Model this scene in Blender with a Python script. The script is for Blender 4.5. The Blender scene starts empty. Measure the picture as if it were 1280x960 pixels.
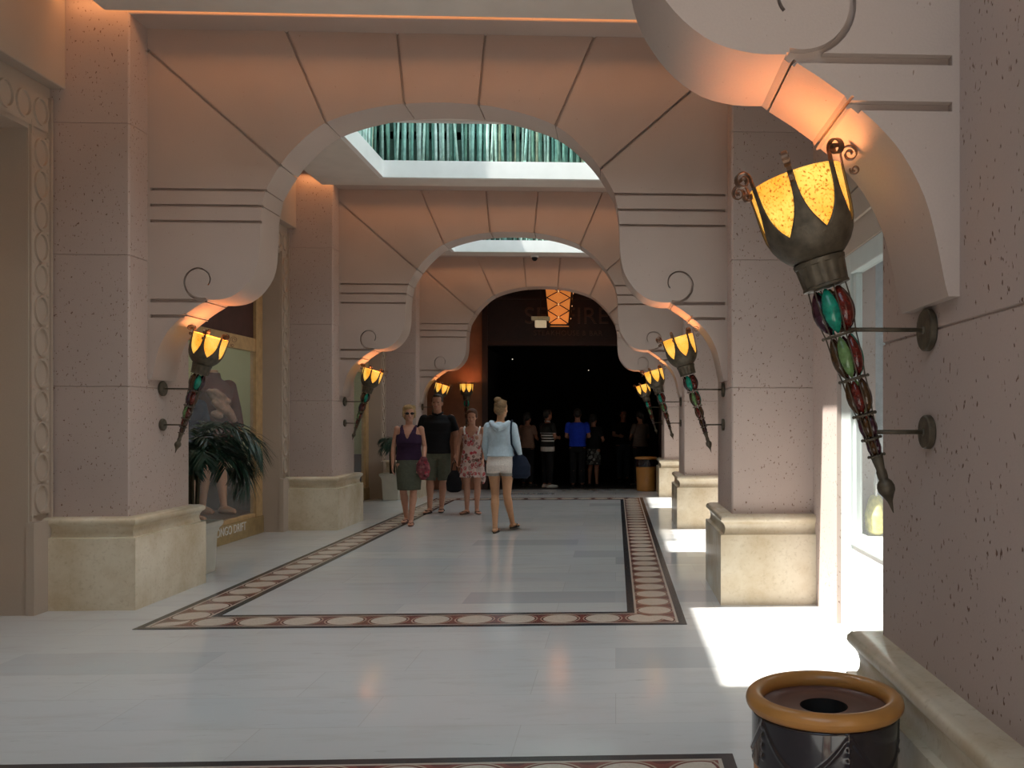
import bpy, bmesh, math, random
from mathutils import Vector, Matrix
random.seed(7)
C = bpy.context.scene
COL = C.collection
PI = math.pi

# ------------------------------------------------------------------ camera, world, sun, exposure
cam_d = bpy.data.cameras.new('camera'); cam = bpy.data.objects.new('camera', cam_d); COL.objects.link(cam)
cam.location = (0, 0, 1.45); cam.rotation_euler = (PI/2, 0, math.radians(-2.3))
cam_d.sensor_width = 36; cam_d.lens = 1080/1280*36; cam_d.shift_x = -173/1280; cam_d.shift_y = 46/1280
cam_d.clip_start = .05; cam_d.clip_end = 200
C.camera = cam
C.view_settings.view_transform = 'Standard'; C.view_settings.look = 'None'; C.view_settings.gamma = 1
C.view_settings.use_curve_mapping = False
C.view_settings.exposure = -1.0
W = bpy.data.worlds.new('sky'); C.world = W; W.use_nodes = True
W.node_tree.nodes['Background'].inputs[0].default_value = (.62, .82, 1, 1)
W.node_tree.nodes['Background'].inputs[1].default_value = 3.0
sd = bpy.data.lights.new('sun', 'SUN'); sun = bpy.data.objects.new('sun', sd); COL.objects.link(sun)
sd.energy = 30; sd.angle = .01; sd.color = (1, .97, .9)
SUNV = Vector((.4925, .09, -1))
sun.rotation_euler = SUNV.to_track_quat('-Z', 'Y').to_euler(); sun.location = (-6, 0, 14)

def area(name, loc, rot, sx, sy, power, col):
    l = bpy.data.lights.new(name, 'AREA'); l.shape = 'RECTANGLE'; l.size = sx; l.size_y = sy; l.energy = power; l.color = col
    o = bpy.data.objects.new(name, l); COL.objects.link(o); o.location = loc; o.rotation_euler = rot; return o
def point(name, loc, power, col, r=.03):
    l = bpy.data.lights.new(name, 'POINT'); l.energy = power; l.color = col; l.shadow_soft_size = r
    o = bpy.data.objects.new(name, l); COL.objects.link(o); o.location = loc; return o
def spot(name, loc, aim, power, col, ang=100, blend=.9, r=0.0):
    l = bpy.data.lights.new(name, 'SPOT'); l.energy = power; l.color = col; l.shadow_soft_size = r
    l.spot_size = math.radians(ang); l.spot_blend = blend
    o = bpy.data.objects.new(name, l); COL.objects.link(o); o.location = loc
    o.rotation_euler = (Vector(aim)-Vector(loc)).to_track_quat('-Z', 'Y').to_euler(); return o

# ------------------------------------------------------------------ layout constants (metres)
BAY = 4.83
XL, XR = -3.77, .925           # corridor faces of the piers
XC = (XL+XR)/2
PF, PB = 2.03, 2.97            # pier front / back of the first pair
AF, AT = 2.29, .38             # arch front, arch thickness
ZT = 4.61
XWL, XWR = -4.37, 1.58         # side walls

# soft fill lamp added under the unseen roof opening behind the camera
area('fill_behind', (-1.4, -3.4, 4.9), (0, 0, 0), 3.2, 6.0, 50, (.76, .87, 1))
for k in range(3):             # daylight collected by each skylight well
    area('daylight_well', (XC, 4.9+BAY*k, 7.2), (0, 0, 0), 2.4, 1.8, 250 if k else 290, (.88, .96, 1))
WARM = (1, .42, .15)
COVE = 19
for k in range(1, 4):          # warm cove strips above the dropped ceiling, washing the arch walls and side walls
    y = 2.03+BAY*k
    area('cove_strip', (XC-.25, y-.10, 4.72), (math.radians(16), 0, 0), 5.1, .07, COVE, WARM)
    area('cove_strip', (-4.05, y-2.0, 4.75), (0, 0, 0), .08, 3.2, COVE*.35, WARM)

# ------------------------------------------------------------------ node helpers / materials
MATS = {}
def nt(name):
    m = bpy.data.materials.new(name); m.use_nodes = True
    return m, m.node_tree, m.node_tree.nodes['Principled BSDF']
def N(t, kind, **kw):
    n = t.nodes.new(kind)
    for k, v in kw.items():
        if k in n.inputs: n.inputs[k].default_value = v
        else: setattr(n, k, v)
    return n
def math_(t, op, a, b=None, clamp=False):
    n = t.nodes.new('ShaderNodeMath'); n.operation = op; n.use_clamp = clamp
    for i, v in enumerate((a, b)):
        if v is None: continue
        if isinstance(v, (int, float)): n.inputs[i].default_value = v
        else: t.links.new(v, n.inputs[i])
    return n.outputs[0]
def mix(t, fac, a, b):
    n = t.nodes.new('ShaderNodeMix'); n.data_type = 'RGBA'
    if isinstance(fac, (int, float)): n.inputs[0].default_value = fac
    else: t.links.new(fac, n.inputs[0])
    for i, v in ((6, a), (7, b)):
        if isinstance(v, tuple): n.inputs[i].default_value = (*v, 1) if len(v) == 3 else v
        else: t.links.new(v, n.inputs[i])
    return n.outputs[2]
def ramp(t, src, stops):
    n = t.nodes.new('ShaderNodeValToRGB'); t.links.new(src, n.inputs[0]); e = n.color_ramp.elements
    e[0].position = stops[0][0]; e[0].color = (*stops[0][1], 1); e[1].position = stops[1][0]; e[1].color = (*stops[1][1], 1)
    for p, c in stops[2:]:
        x = e.new(p); x.color = (*c, 1)
    return n.outputs[0]
def noise(t, scale, detail=3, vec=None, rough=.5, mscale=None):
    n = N(t, 'ShaderNodeTexNoise'); n.inputs['Scale'].default_value = scale; n.inputs['Detail'].default_value = detail
    n.inputs['Roughness'].default_value = rough
    if vec is None: vec = t.nodes.new('ShaderNodeTexCoord').outputs['Object']
    if mscale:
        mp = t.nodes.new('ShaderNodeMapping'); mp.inputs['Scale'].default_value = mscale[:3]
        if len(mscale) > 3: mp.inputs['Rotation'].default_value = mscale[3:]
        t.links.new(vec, mp.inputs[0]); vec = mp.outputs[0]
    t.links.new(vec, n.inputs['Vector']); return n.outputs['Fac']
def bump(t, b, h, strength=.3, dist=.01):
    n = t.nodes.new('ShaderNodeBump'); n.inputs['Strength'].default_value = strength; n.inputs['Distance'].default_value = dist
    t.links.new(h, n.inputs['Height']); t.links.new(n.outputs[0], b.inputs['Normal'])
def simple(name, col, rough=.6, metal=0, var=.12, vs=20, bmp=0, spec=.5, coat=0):
    if name in MATS: return MATS[name]
    m, t, b = nt(name)
    f = noise(t, vs, 4)
    lo = tuple(c*(1-var) for c in col); hi = tuple(min(1, c*(1+var)) for c in col)
    t.links.new(ramp(t, f, [(.3, lo), (.7, hi)]), b.inputs['Base Color'])
    b.inputs['Roughness'].default_value = rough; b.inputs['Metallic'].default_value = metal
    b.inputs['Specular IOR Level'].default_value = spec; b.inputs['Coat Weight'].default_value = coat
    if bmp: bump(t, b, noise(t, vs*4, 3), bmp, .004)
    MATS[name] = m; return m
def emis(name, col, s):
    m, t, b = nt(name); b.inputs['Base Color'].default_value = (*[c*.5 for c in col], 1)
    f = noise(t, 30, 2)
    t.links.new(ramp(t, f, [(.3, tuple(c*.85 for c in col)), (.7, col)]), b.inputs['Emission Color'])
    b.inputs['Emission Strength'].default_value = s; return m

def stone(name, base, pit_th, pit_shade, fine=.08, pscale=72, sub=1.0):
    m, t, b = nt(name)
    big = noise(t, 1.3, 4); fi = noise(t, 140, 2)
    c0 = ramp(t, big, [(.3, tuple(c*.93 for c in base)), (.7, tuple(min(1, c*1.05) for c in base))])
    c1 = mix(t, math_(t, 'MULTIPLY', fi, fine*4, True), c0, tuple(c*.72 for c in base))
    pit = noise(t, pscale, 2.0, mscale=(1, 1, .6, .6, .5, .3), rough=.45)
    msk = noise(t, 3.2, 2)
    v = math_(t, 'ADD', pit, math_(t, 'MULTIPLY', msk, .10))
    pm = math_(t, 'MULTIPLY', math_(t, 'SUBTRACT', v, pit_th), 22, True)
    t.links.new(mix(t, math_(t, 'MULTIPLY', pm, sub), c1, pit_shade), b.inputs['Base Color'])  # brownish pits, mostly their shadow painted into the stone colour
    b.inputs['Roughness'].default_value = .85; b.inputs['Specular IOR Level'].default_value = .25
    h = math_(t, 'SUBTRACT', math_(t, 'MULTIPLY', fi, .15), pm)
    bump(t, b, h, .6, .006)
    return m
M_SHAFT = stone('pitted coral stone', (.52, .418, .372), .718, (.20, .12, .09))
M_ARCH = stone('smooth coral stone', (.525, .425, .37), .79, (.30, .2, .15), sub=.6)
M_PLASTER = stone('cream plaster', (.50, .41, .335), .86, (.4, .32, .26), sub=.4)

def marble(name, a, bcol, rough=.25, sc=2.2):
    m, t, b = nt(name)
    f = noise(t, sc, 6, rough=.62); g = noise(t, 38, 3)
    c = ramp(t, f, [(.34, a), (.62, bcol)])
    c = mix(t, math_(t, 'MULTIPLY', math_(t, 'SUBTRACT', g, .55), 2.2, True), c, tuple(x*.82 for x in a))
    t.links.new(c, b.inputs['Base Color']); b.inputs['Roughness'].default_value = rough
    return m
M_BASE = marble('cream travertine', (.55, .44, .29), (.72, .64, .50), .22)

# floor: long pale marble slabs laid in rows
def floor_mat():
    m, t, b = nt('polished marble slabs')
    tc = t.nodes.new('ShaderNodeTexCoord').outputs['Object']
    br = N(t, 'ShaderNodeTexBrick'); br.offset = .37; br.offset_frequency = 2
    br.inputs['Scale'].default_value = 1; br.inputs['Brick Width'].default_value = 1.22; br.inputs['Row Height'].default_value = .46
    br.inputs['Mortar Size'].default_value = .0022; br.inputs['Color1'].default_value = (0, 0, 0, 1); br.inputs['Color2'].default_value = (1, 1, 1, 1)
    br.inputs['Mortar'].default_value = (.5, .5, .5, 1); br.inputs['Bias'].default_value = 0
    t.links.new(tc, br.inputs['Vector'])
    r = math_(t, 'MULTIPLY', br.outputs['Color'], 1.0)
    base = ramp(t, r, [(0, (.43, .445, .45)), (.12, (.545, .56, .56)), (.5, (.60, .60, .59)), (.85, (.56, .575, .58)), (1, (.64, .63, .605))])
    vein = noise(t, 3.0, 7, mscale=(.55, 2.2, 1), rough=.65)
    c = mix(t, math_(t, 'MULTIPLY', math_(t, 'SUBTRACT', vein, .5), 2.6, True), base, (.50, .48, .46))
    vein2 = noise(t, 9, 5, mscale=(.5, 3, 1), rough=.7)
    c = mix(t, math_(t, 'MULTIPLY', math_(t, 'SUBTRACT', vein2, .62), 5, True), c, (.33, .31, .30))
    c = mix(t, math_(t, 'MULTIPLY', br.outputs['Fac'], .45), c, (.38, .36, .34))
    t.links.new(c, b.inputs['Base Color'])
    rr = noise(t, 4, 4)
    t.links.new(math_(t, 'ADD', math_(t, 'MULTIPLY', rr, .12), .05), b.inputs['Roughness'])
    b.inputs['Specular IOR Level'].default_value = .5
    bump(t, b, noise(t, 2.2, 2), .04, .01)
    return m
M_FLOOR = floor_mat()

def mosaic_mat(width):
    m, t, b = nt('mosaic border')
    uv = t.nodes.new('ShaderNodeUVMap'); uv.uv_map = 'UVMap'
    sp = t.nodes.new('ShaderNodeSeparateXYZ'); t.links.new(uv.outputs[0], sp.inputs[0])
    u, v = sp.outputs[0], sp.outputs[1]
    P = .31
    um = math_(t, 'SUBTRACT', math_(t, 'MODULO', math_(t, 'ADD', u, 62), P), P/2)
    vc = math_(t, 'SUBTRACT', v, width/2)
    r = math_(t, 'SQRT', math_(t, 'ADD', math_(t, 'MULTIPLY', um, um), math_(t, 'MULTIPLY', vc, vc)))
    av = math_(t, 'ABSOLUTE', vc)
    g = noise(t, 90, 2)
    disc = math_(t, 'LESS_THAN', r, .124); ring = math_(t, 'LESS_THAN', r, .136); ring2 = math_(t, 'LESS_THAN', r, .146)
    # side scallops between the circles
    uh = math_(t, 'SUBTRACT', P/2, math_(t, 'ABSOLUTE', um))
    dv = math_(t, 'SUBTRACT', width/2-.06, av)
    r3 = math_(t, 'SQRT', math_(t, 'ADD', math_(t, 'MULTIPLY', uh, uh), math_(t, 'MULTIPLY', dv, dv)))
    sc = math_(t, 'LESS_THAN', r3, .045); sc2 = math_(t, 'LESS_THAN', r3, .06)
    c = mix(t, g, (.17, .05, .045), (.27, .095, .08))
    c = mix(t, sc, c, (.13, .045, .042))
    c = mix(t, ring2, c, (.42, .33, .26)); c = mix(t, ring, c, (.17, .06, .05))
    c = mix(t, disc, c, mix(t, g, (.44, .38, .31), (.70, .62, .53)))
    l1 = math_(t, 'GREATER_THAN', av, width/2-.072); c = mix(t, l1, c, (.48, .42, .36))
    l2 = math_(t, 'GREATER_THAN', av, width/2-.055); c = mix(t, l2, c, (.035, .038, .045))
    t.links.new(c, b.inputs['Base Color']); b.inputs['Roughness'].default_value = .2
    return m

M_BRONZE = simple('dark bronze', (.095, .075, .05), .5, .35, .35, 30, .25)
M_COPPER = simple('aged copper', (.19, .11, .07), .4, .8, .3, 40, .2)
M_WOODY = simple('gold oak frame', (.50, .33, .16), .45, 0, .15, 12)
M_GOLD = simple('brushed gold trim', (.42, .30, .14), .38, .4, .15, 12)
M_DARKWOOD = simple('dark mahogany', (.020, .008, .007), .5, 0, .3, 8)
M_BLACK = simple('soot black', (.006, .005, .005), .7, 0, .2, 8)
M_MAROON = simple('maroon panel', (.07, .028, .024), .6, 0, .2, 6)
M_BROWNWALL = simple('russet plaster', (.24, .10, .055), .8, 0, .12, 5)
M_WHITE = simple('white paint', (.80, .80, .78), .5, 0, .03, 6)
M_CEIL = simple('ceiling paint', (.66, .60, .54), .8, 0, .04, 4)
M_FRAMEW = simple('pale aluminium frame', (.62, .68, .66), .35, .1, .04, 6)

def glass(name, col=(.9, .95, .95), alpha=.07, rough=.02):
    m, t, b = nt(name)
    b.inputs['Base Color'].default_value = (*col, 1); b.inputs['Roughness'].default_value = rough
    b.inputs['Alpha'].default_value = alpha; b.inputs['Specular IOR Level'].default_value = .6
    return m
M_GLASS = glass('window glass')

# ------------------------------------------------------------------ mesh helpers
class MB:
    def __init__(s): s.v = []; s.f = []
    def add(s, vs, fs):
        o = len(s.v); s.v += [tuple(v) for v in vs]; s.f += [tuple(i+o for i in f) for f in fs]; return s
    def box(s, x0, x1, y0, y1, z0, z1):
        return s.add([(x0, y0, z0), (x1, y0, z0), (x1, y1, z0), (x0, y1, z0), (x0, y0, z1), (x1, y0, z1), (x1, y1, z1), (x0, y1, z1)],
                     [(0, 3, 2, 1), (4, 5, 6, 7), (0, 1, 5, 4), (1, 2, 6, 5), (2, 3, 7, 6), (3, 0, 4, 7)])
    def rings(s, rs, close=True, cap=True):
        n = len(rs[0]); vs = [p for r in rs for p in r]; fs = []
        for i in range(len(rs)-1):
            for j in range(n if close else n-1):
                k = (j+1) % n; fs.append((i*n+j, i*n+k, (i+1)*n+k, (i+1)*n+j))
        if cap: fs += [tuple(range(n-1, -1, -1)), tuple((len(rs)-1)*n+j for j in range(n))]
        return s.add(vs, fs)
    def tube(s, pts, rad, n=8, cap=True):
        pts = [Vector(p) for p in pts]; rs = []
        if not isinstance(rad, (list, tuple)): rad = [rad]*len(pts)
        up = None
        for i, p in enumerate(pts):
            d = (pts[min(i+1, len(pts)-1)]-pts[max(i-1, 0)])
            d = d.normalized() if d.length > 1e-9 else Vector((0, 0, 1))
            if up is None:
                a = Vector((0, 0, 1)) if abs(d.z) < .9 else Vector((1, 0, 0)); up = (a-d*a.dot(d)).normalized()
            else:
                up = (up-d*up.dot(d)).normalized()
            q = d.cross(up)
            rs.append([p+(up*math.cos(2*PI*j/n)+q*math.sin(2*PI*j/n))*rad[i] for j in range(n)])
        return s.rings(rs, True, cap)
    def lathe(s, prof, n=32, c=(0, 0, 0), cap=True, ax=None):
        # ax = (P, Q, A): perpendicular, perpendicular, axis
        P, Q, A = ax or (Vector((1, 0, 0)), Vector((0, 1, 0)), Vector((0, 0, 1))); c = Vector(c)
        return s.rings([[c+A*z+(P*math.cos(2*PI*j/n)+Q*math.sin(2*PI*j/n))*r for j in range(n)] for r, z in prof], True, cap)
    def ell(s, c, r, n=16, m=10):
        c = Vector(c); rs = []
        for i in range(m+1):
            a = -PI/2+PI*i/m; k = max(math.cos(a), .02)
            rs.append([c+Vector((r[0]*k*math.cos(2*PI*j/n), r[1]*k*math.sin(2*PI*j/n), r[2]*math.sin(a))) for j in range(n)])
        return s.rings(rs)
    def cap(s, a, b, r0, r1, n=12):
        a = Vector(a); b = Vector(b); d = (b-a).normalized()
        pts = [a-d*r0*.95, a-d*r0*.6, a, b, b+d*r1*.6, b+d*r1*.95]
        return s.tube(pts, [r0*.3, r0*.8, r0, r1, r1*.8, r1*.3], n)
    def loftz(s, rs, n=20):
        return s.rings([[(cx+rx*math.cos(2*PI*j/n), cy+ry*math.sin(2*PI*j/n), z) for j in range(n)] for cx, cy, z, rx, ry in rs])
    def prism_y(s, poly, y0, y1):      # poly in (x,z)
        n = len(poly)
        return s.rings([[(x, y0, z) for x, z in poly], [(x, y1, z) for x, z in poly]])
    def build(s, name, mat, parent=None, smooth=False, loc=None, bevel=0, fix=True):
        me = bpy.data.meshes.new(name); me.from_pydata(s.v, [], s.f); me.update()
        if fix:
            bm = bmesh.new(); bm.from_mesh(me); bmesh.ops.recalc_face_normals(bm, faces=bm.faces); bm.to_mesh(me); bm.free()
        if mat: me.materials.append(mat)
        if smooth:
            for p in me.polygons: p.use_smooth = True
        o = bpy.data.objects.new(name, me); COL.objects.link(o)
        if parent: o.parent = parent
        if loc: o.location = loc
        if bevel:
            md = o.modifiers.new('bevel', 'BEVEL'); md.width = bevel; md.segments = 2; md.limit_method = 'ANGLE'
        return o
def smooth_angle(o, deg=40):
    me = o.data
    for p in me.polygons: p.use_smooth = True
    try: me.set_sharp_from_angle(angle=math.radians(deg))
    except Exception: pass
    return o
def bake(o):
    dg = bpy.context.evaluated_depsgraph_get(); dg.update()
    me = bpy.data.meshes.new_from_object(o.evaluated_get(dg)); old = o.data
    o.modifiers.clear(); o.data = me; return o
def tag(o, label=None, cat=None, group=None, kind=None):
    if label: o['label'] = label
    if cat: o['category'] = cat
    if group: o['group'] = group
    if kind: o['kind'] = kind
    return o
def empty(name, loc=(0, 0, 0), rz=0, **kw):
    o = bpy.data.objects.new(name, None); COL.objects.link(o); o.location = loc; o.rotation_euler = (0, 0, rz); o.empty_display_size = .1
    return tag(o, **kw)
def struct(o, label=None, cat=None): return tag(o, label, cat, kind='structure')
def copy_tree(o, parent=None):
    c = o.copy(); COL.objects.link(c)
    if parent: c.parent = parent
    for ch in list(o.children): copy_tree(ch, c)
    return c

# ------------------------------------------------------------------ floor, borders
struct(MB().box(-7, 4, -9, 18.36, -.12, 0).build('floor', M_FLOOR), 'pale polished marble slab floor of the arcade', 'floor')
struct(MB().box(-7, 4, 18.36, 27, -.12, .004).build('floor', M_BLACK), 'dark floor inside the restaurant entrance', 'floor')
BWID = .42
M_MOS = mosaic_mat(BWID)
def border(name, x0, x1, y0, y1, label):
    w = BWID; z = .004
    outer = [(x0, y0), (x1, y0), (x1, y1), (x0, y1)]; inner = [(x0+w, y0+w), (x1-w, y0+w), (x1-w, y1-w), (x0+w, y1-w)]
    vs = []; fs = []; uvs = []
    for i in range(4):
        a, b_, c, d = outer[i], outer[(i+1) % 4], inner[(i+1) % 4], inner[i]
        L = math.dist(a, b_); o = len(vs)
        vs += [(*a, z), (*b_, z), (*c, z), (*d, z)]; fs.append((o, o+1, o+2, o+3))
        uvs += [(0, 0), (L, 0), (L-w, w), (w, w)]
    me = bpy.data.meshes.new(name); me.from_pydata(vs, [], fs); uv = me.uv_layers.new(name='UVMap')
    for i, c in enumerate(uvs): uv.data[i].uv = c
    me.materials.append(M_MOS); o = bpy.data.objects.new(name, me); COL.objects.link(o); struct(o, label, 'floor border')
    sm = o.modifiers.new('thick', 'SOLIDIFY'); sm.thickness = .003; sm.offset = -1
    return o
border('trim_1', -3.35, .507, 6.13, 16.3, 'long mosaic border of linked circles framing the corridor floor')
border('trim_2', -3.35, .507, -6.5, 3.74, 'dark edged mosaic border at the bottom of the photo')

# ------------------------------------------------------------------ arches
HU = [(.03, 1.785), (.042, 1.83), (.062, 1.93), (.095, 2.05), (.155, 2.165), (.225, 2.245), (.288, 2.298), (.300, 2.293), (.312, 2.320), (.38, 2.368), (.445, 2.408),
      (.472, 2.428), (.56, 2.43), (.66, 2.455), (.745, 2.513), (.81, 2.59), (.858, 2.68), (.884, 2.80), (.892, 2.95), (.895, 3.06), (.905, 3.17), (.93, 3.30),
      (.955, 3.36), (1.05, 3.52), (1.17, 3.67), (1.37, 3.845), (1.60, 3.945), (1.90, 4.018), (2.15, 4.043), (2.3475, 4.05)]
def cr(pts, k):
    out = []
    for i in range(len(pts)-1):
        p0, p1, p2, p3 = pts[max(i-1, 0)], pts[i], pts[i+1], pts[min(i+2, len(pts)-1)]
        for j in range(k):
            t = j/k
            out.append(tuple(.5*(2*b_+(c-a)*t+(2*a-5*b_+4*c-d)*t*t+(3*b_-a-3*c+d)*t**3) for a, b_, c, d in zip(p0, p1, p2, p3)))
    return out+[pts[-1]]
half = cr(HU[:7], 3)+HU[7:11]+cr(HU[11:22], 3)+cr(HU[21:], 4)[1:]
prof = [(XL+u, z) for u, z in half]+[(XR-u, z) for u, z in reversed(half[:-1])]
outline = [(XL-.01, 1.785)]+prof+[(XR+.01, 1.785), (XR+.01, 4.9), (XL-.01, 4.9)]
def make_arch():
    mb = MB(); mb.prism_y(outline, 0, AT)
    o = mb.build('wall_arch', M_ARCH)
    GW, GD = .022, .028
    cut = MB()
    def strip(pts, w, y0=-.05, y1=GD):       # one continuous groove solid
        n = len(pts); L = []; R = []
        for i in range(n):
            a = Vector(pts[max(i-1, 0)]); b_ = Vector(pts[min(i+1, n-1)]); d = (b_-a).normalized(); nn = Vector((-d[1], d[0]))
            ww = (w[i] if isinstance(w, list) else w)/2
            L.append(Vector(pts[i])+nn*ww); R.append(Vector(pts[i])-nn*ww)
        rs = []
        for l, r in zip(L, R): rs.append([(l[0], y0, l[1]), (r[0], y0, r[1]), (r[0], y1, r[1]), (l[0], y1, l[1])])
        cut.rings(rs)
    for sgn, base in ((1, XL), (-1, XR)):
        X = lambda u: base+sgn*u
        for z, uend in ((3.318, .96), (3.19, .93), (3.062, .92)):
            strip([(X(.02), z), (X(uend), z)], GW)
        strip([(X(.02), 2.42), (X(.47), 2.42)], GW+.006)
        strip([(X(.02), 2.295), (X(.31), 2.295)], GW+.004)
        sp = []; ww = []
        for i in range(41):
            t = i/40; a = math.radians(-72-318*t); r = .152*(1-t)+.07*t
            sp.append((X(.415+r*math.cos(a)), 2.58+r*math.sin(a))); ww.append(.022*(1-t)+.010*t)
        strip(sp, ww)
        strip([(X(0), 4.44), (X(1.06), 3.515)], GW)
        strip([(XC-sgn*1.26, 4.64), (XC-sgn*.915, 3.84)], GW)
        strip([(XC-sgn*.36, 4.64), (XC-sgn*.30, 4.02)], GW)
        # joints across the soffit
        for a, b_ in (((X(1.03), 3.545), (X(1.08), 3.50)), ((XC-sgn*.93, 3.885), (XC-sgn*.915, 3.85)), ((XC-sgn*.303, 4.06), (XC-sgn*.30, 4.02)),
                      ((X(.914), 3.318), (X(.98), 3.318)), ((X(.44), 2.425), (X(.478), 2.39)), ((X(.29), 2.32), (X(.33), 2.27)), ((X(.885), 3.19), (X(.95), 3.19))):
            strip([a, b_], .008, -.04, AT+.04)
    c = cut.build('cutter', None)
    md = o.modifiers.new('b', 'BOOLEAN'); md.operation = 'DIFFERENCE'; md.object = c; md.solver = 'EXACT'; md.use_self = True
    bake(o); bpy.data.objects.remove(c)
    # short facets on the curved soffit stay soft, the arrises stay crisp
    smooth_angle(o, 22)
    return o
arch = make_arch()
AL = ['scroll-cut stone arch in front at the top right, beside the largest torch', 'big scroll-cut stone arch spanning the corridor behind the nearest one',
      'second full stone arch seen through the big one', 'innermost small stone arch before the dark restaurant front']
for k in range(4):
    a = arch if k == 0 else arch.copy()
    if k: COL.objects.link(a)
    a.location = (0, AF+BAY*k, 0); struct(a, AL[k], 'arch')
    # beam above the arch wall
    struct(MB().box(XL-.02, XR+.02, PF+BAY*k, PB+BAY*k, ZT, 5.15).build('wall_beam', M_ARCH, bevel=.01), None)

# ------------------------------------------------------------------ piers
def rect_ring(x0, x1, y0, y1, z, c=.012):
    return [(x0+c, y0, z), (x1-c, y0, z), (x1, y0+c, z), (x1, y1-c, z), (x1-c, y1, z), (x0+c, y1, z), (x0, y1-c, z), (x0, y0+c, z)]
def pier(x0, x1, y0, y1, label):
    e = empty('wall_pier', ((x0+x1)/2, (y0+y1)/2, 0)); struct(e, label, 'pier')
    ox, oy = (x0+x1)/2, (y0+y1)/2
    X0, X1, Y0, Y1 = x0-ox, x1-ox, y0-oy, y1-oy
    rs = []
    zs = [.70, 1.715, 2.735, 3.755, 5.1]
    if x0 > 0: X1 += .03
    else: X0 -= .03
    for i in range(len(zs)-1):
        rs += [rect_ring(X0, X1, Y0, Y1, zs[i]+.006), rect_ring(X0, X1, Y0, Y1, zs[i+1]-.004)]
        if i < len(zs)-2:
            rs += [rect_ring(X0+.006, X1-.006, Y0+.006, Y1-.006, zs[i+1]-.001), rect_ring(X0+.006, X1-.006, Y0+.006, Y1-.006, zs[i+1]+.003)]
    MB().rings(rs).build('shaft', M_SHAFT, e)
    # moulded base
    pr = [(.10, 0), (.10, .545), (.098, .552), (.07, .556), (.062, .575), (.06, .60), (.066, .625), (.078, .645), (.092, .655), (.098, .668), (.096, .684), (.085, .697), (.06, .706), (.0, .709)]
    wall_right = x1 > 0
    def rr(p, z):
        a0, a1 = (X0-p, X1+.02) if wall_right else (X0-.02, X1+p)
        return [(a0, Y0-p, z), (a1, Y0-p, z), (a1, Y1+p, z), (a0, Y1+p, z)]
    b = MB().rings([rr(p, z) for p, z in pr]).build('base', M_BASE, e)
    smooth_angle(b, 35)
    return e
ordn = ['nearest', 'second', 'third', 'fourth']
for k in range(4):
    if k: pier(XWL, XL, PF+BAY*k, PB+BAY*k, '%s stone pier on the left side of the corridor' % ['', 'nearest', 'second', 'third'][k])
    pier(XR, XWR, PF+BAY*k-(.4 if k == 0 else 0), PB+BAY*k, '%s stone pier on the right side of the corridor' % ordn[k])

# ------------------------------------------------------------------ ceiling panels, skylight wells, roof
OX0, OX1 = -2.95, .10
def frame_boxes(mb, X0, X1, Y0, Y1, x0, x1, y0, y1, z0, z1):
    mb.box(X0, X1, Y0, y0, z0, z1); mb.box(X0, X1, y1, Y1, z0, z1); mb.box(X0, x0, y0, y1, z0, z1); mb.box(x1, X1, y0, y1, z0, z1)
M_BACKGREEN = simple('dark green backing', (.035, .075, .055), .8, 0, .3, 10)
for k in range(3):
    yA, yB = PB+BAY*k+.14, PF+BAY*(k+1)-.17
    oy0, oy1 = 4.24+BAY*k, 6.27+BAY*k
    mb = MB(); frame_boxes(mb, -3.86, 1.0, yA, yB, OX0-.03, OX1+.03, oy0-.03, oy1+.03, 4.55, 4.66)
    struct(mb.build('ceiling', M_CEIL, bevel=.012), None)
    mb = MB(); frame_boxes(mb, OX0-.06, OX1+.06, oy0-.06, oy1+.06, OX0, OX1, oy0, oy1, 4.545, 4.76)
    struct(mb.build('trim_%d' % (3+k), M_WHITE), 'white painted board edging a skylight', 'skylight trim')
    mb = MB(); frame_boxes(mb, OX0-.32, OX1+.32, oy0-.32, oy1+.32, OX0-.22, OX1+.22, oy0-.22, oy1+.22, 4.66, 7.65)
    struct(mb.build('wall_skylight', M_BACKGREEN), None)
    mb = MB(); frame_boxes(mb, -7, 4, PF+BAY*k, PF+BAY*(k+1), OX0-.22, OX1+.22, oy0-.22, oy1+.22, 5.1, 5.2)
    struct(mb.build('ceiling', M_CEIL), None)
mb = MB(); frame_boxes(mb, -7, 4, -9, PF, -3.1, .3, -6.8, .3, 5.1, 5.2); struct(mb.build('ceiling', M_CEIL), None)
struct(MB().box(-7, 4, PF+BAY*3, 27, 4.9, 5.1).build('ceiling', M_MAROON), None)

# bamboo screening in the skylights
def bamboo_mesh(i):
    rng = random.Random(i); pts = []; rad = []
    L = 2.95; x = 0; sw = rng.uniform(-.012, .012); ph = rng.uniform(0, 6)
    r0 = rng.uniform(.015, .024)
    for j in range(25):
        z = L*j/24
        pts.append((sw*z*.6+.008*math.sin(ph+z*2.2), .012*math.sin(ph*2+z*3), z)); rad.append(r0*(1.16 if j % 3 == 0 else 1))
    mb = MB().tube(pts, rad, 7)
    return mb
greens = [(.16, .36, .30), (.26, .48, .42), (.38, .58, .50), (.12, .26, .20), (.48, .54, .38), (.09, .20, .16), (.50, .68, .62)]
M_BAM = [simple('bamboo green %d' % i, c, .45, 0, .3, 9) for i, c in enumerate(greens)]
bproto = []
for i in range(10):
    o = bamboo_mesh(i).build('bamboo_pole', M_BAM[i % 7], smooth=True); bproto.append(o)
used = [False]*10
def place_bam(i, loc, rz, lean, label, group):
    if used[i]: o = bproto[i].copy(); COL.objects.link(o)
    else: o = bproto[i]; used[i] = True
    o.location = loc; o.rotation_euler = (0, lean, rz); tag(o, label, 'bamboo', group)
rng = random.Random(3)
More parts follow.
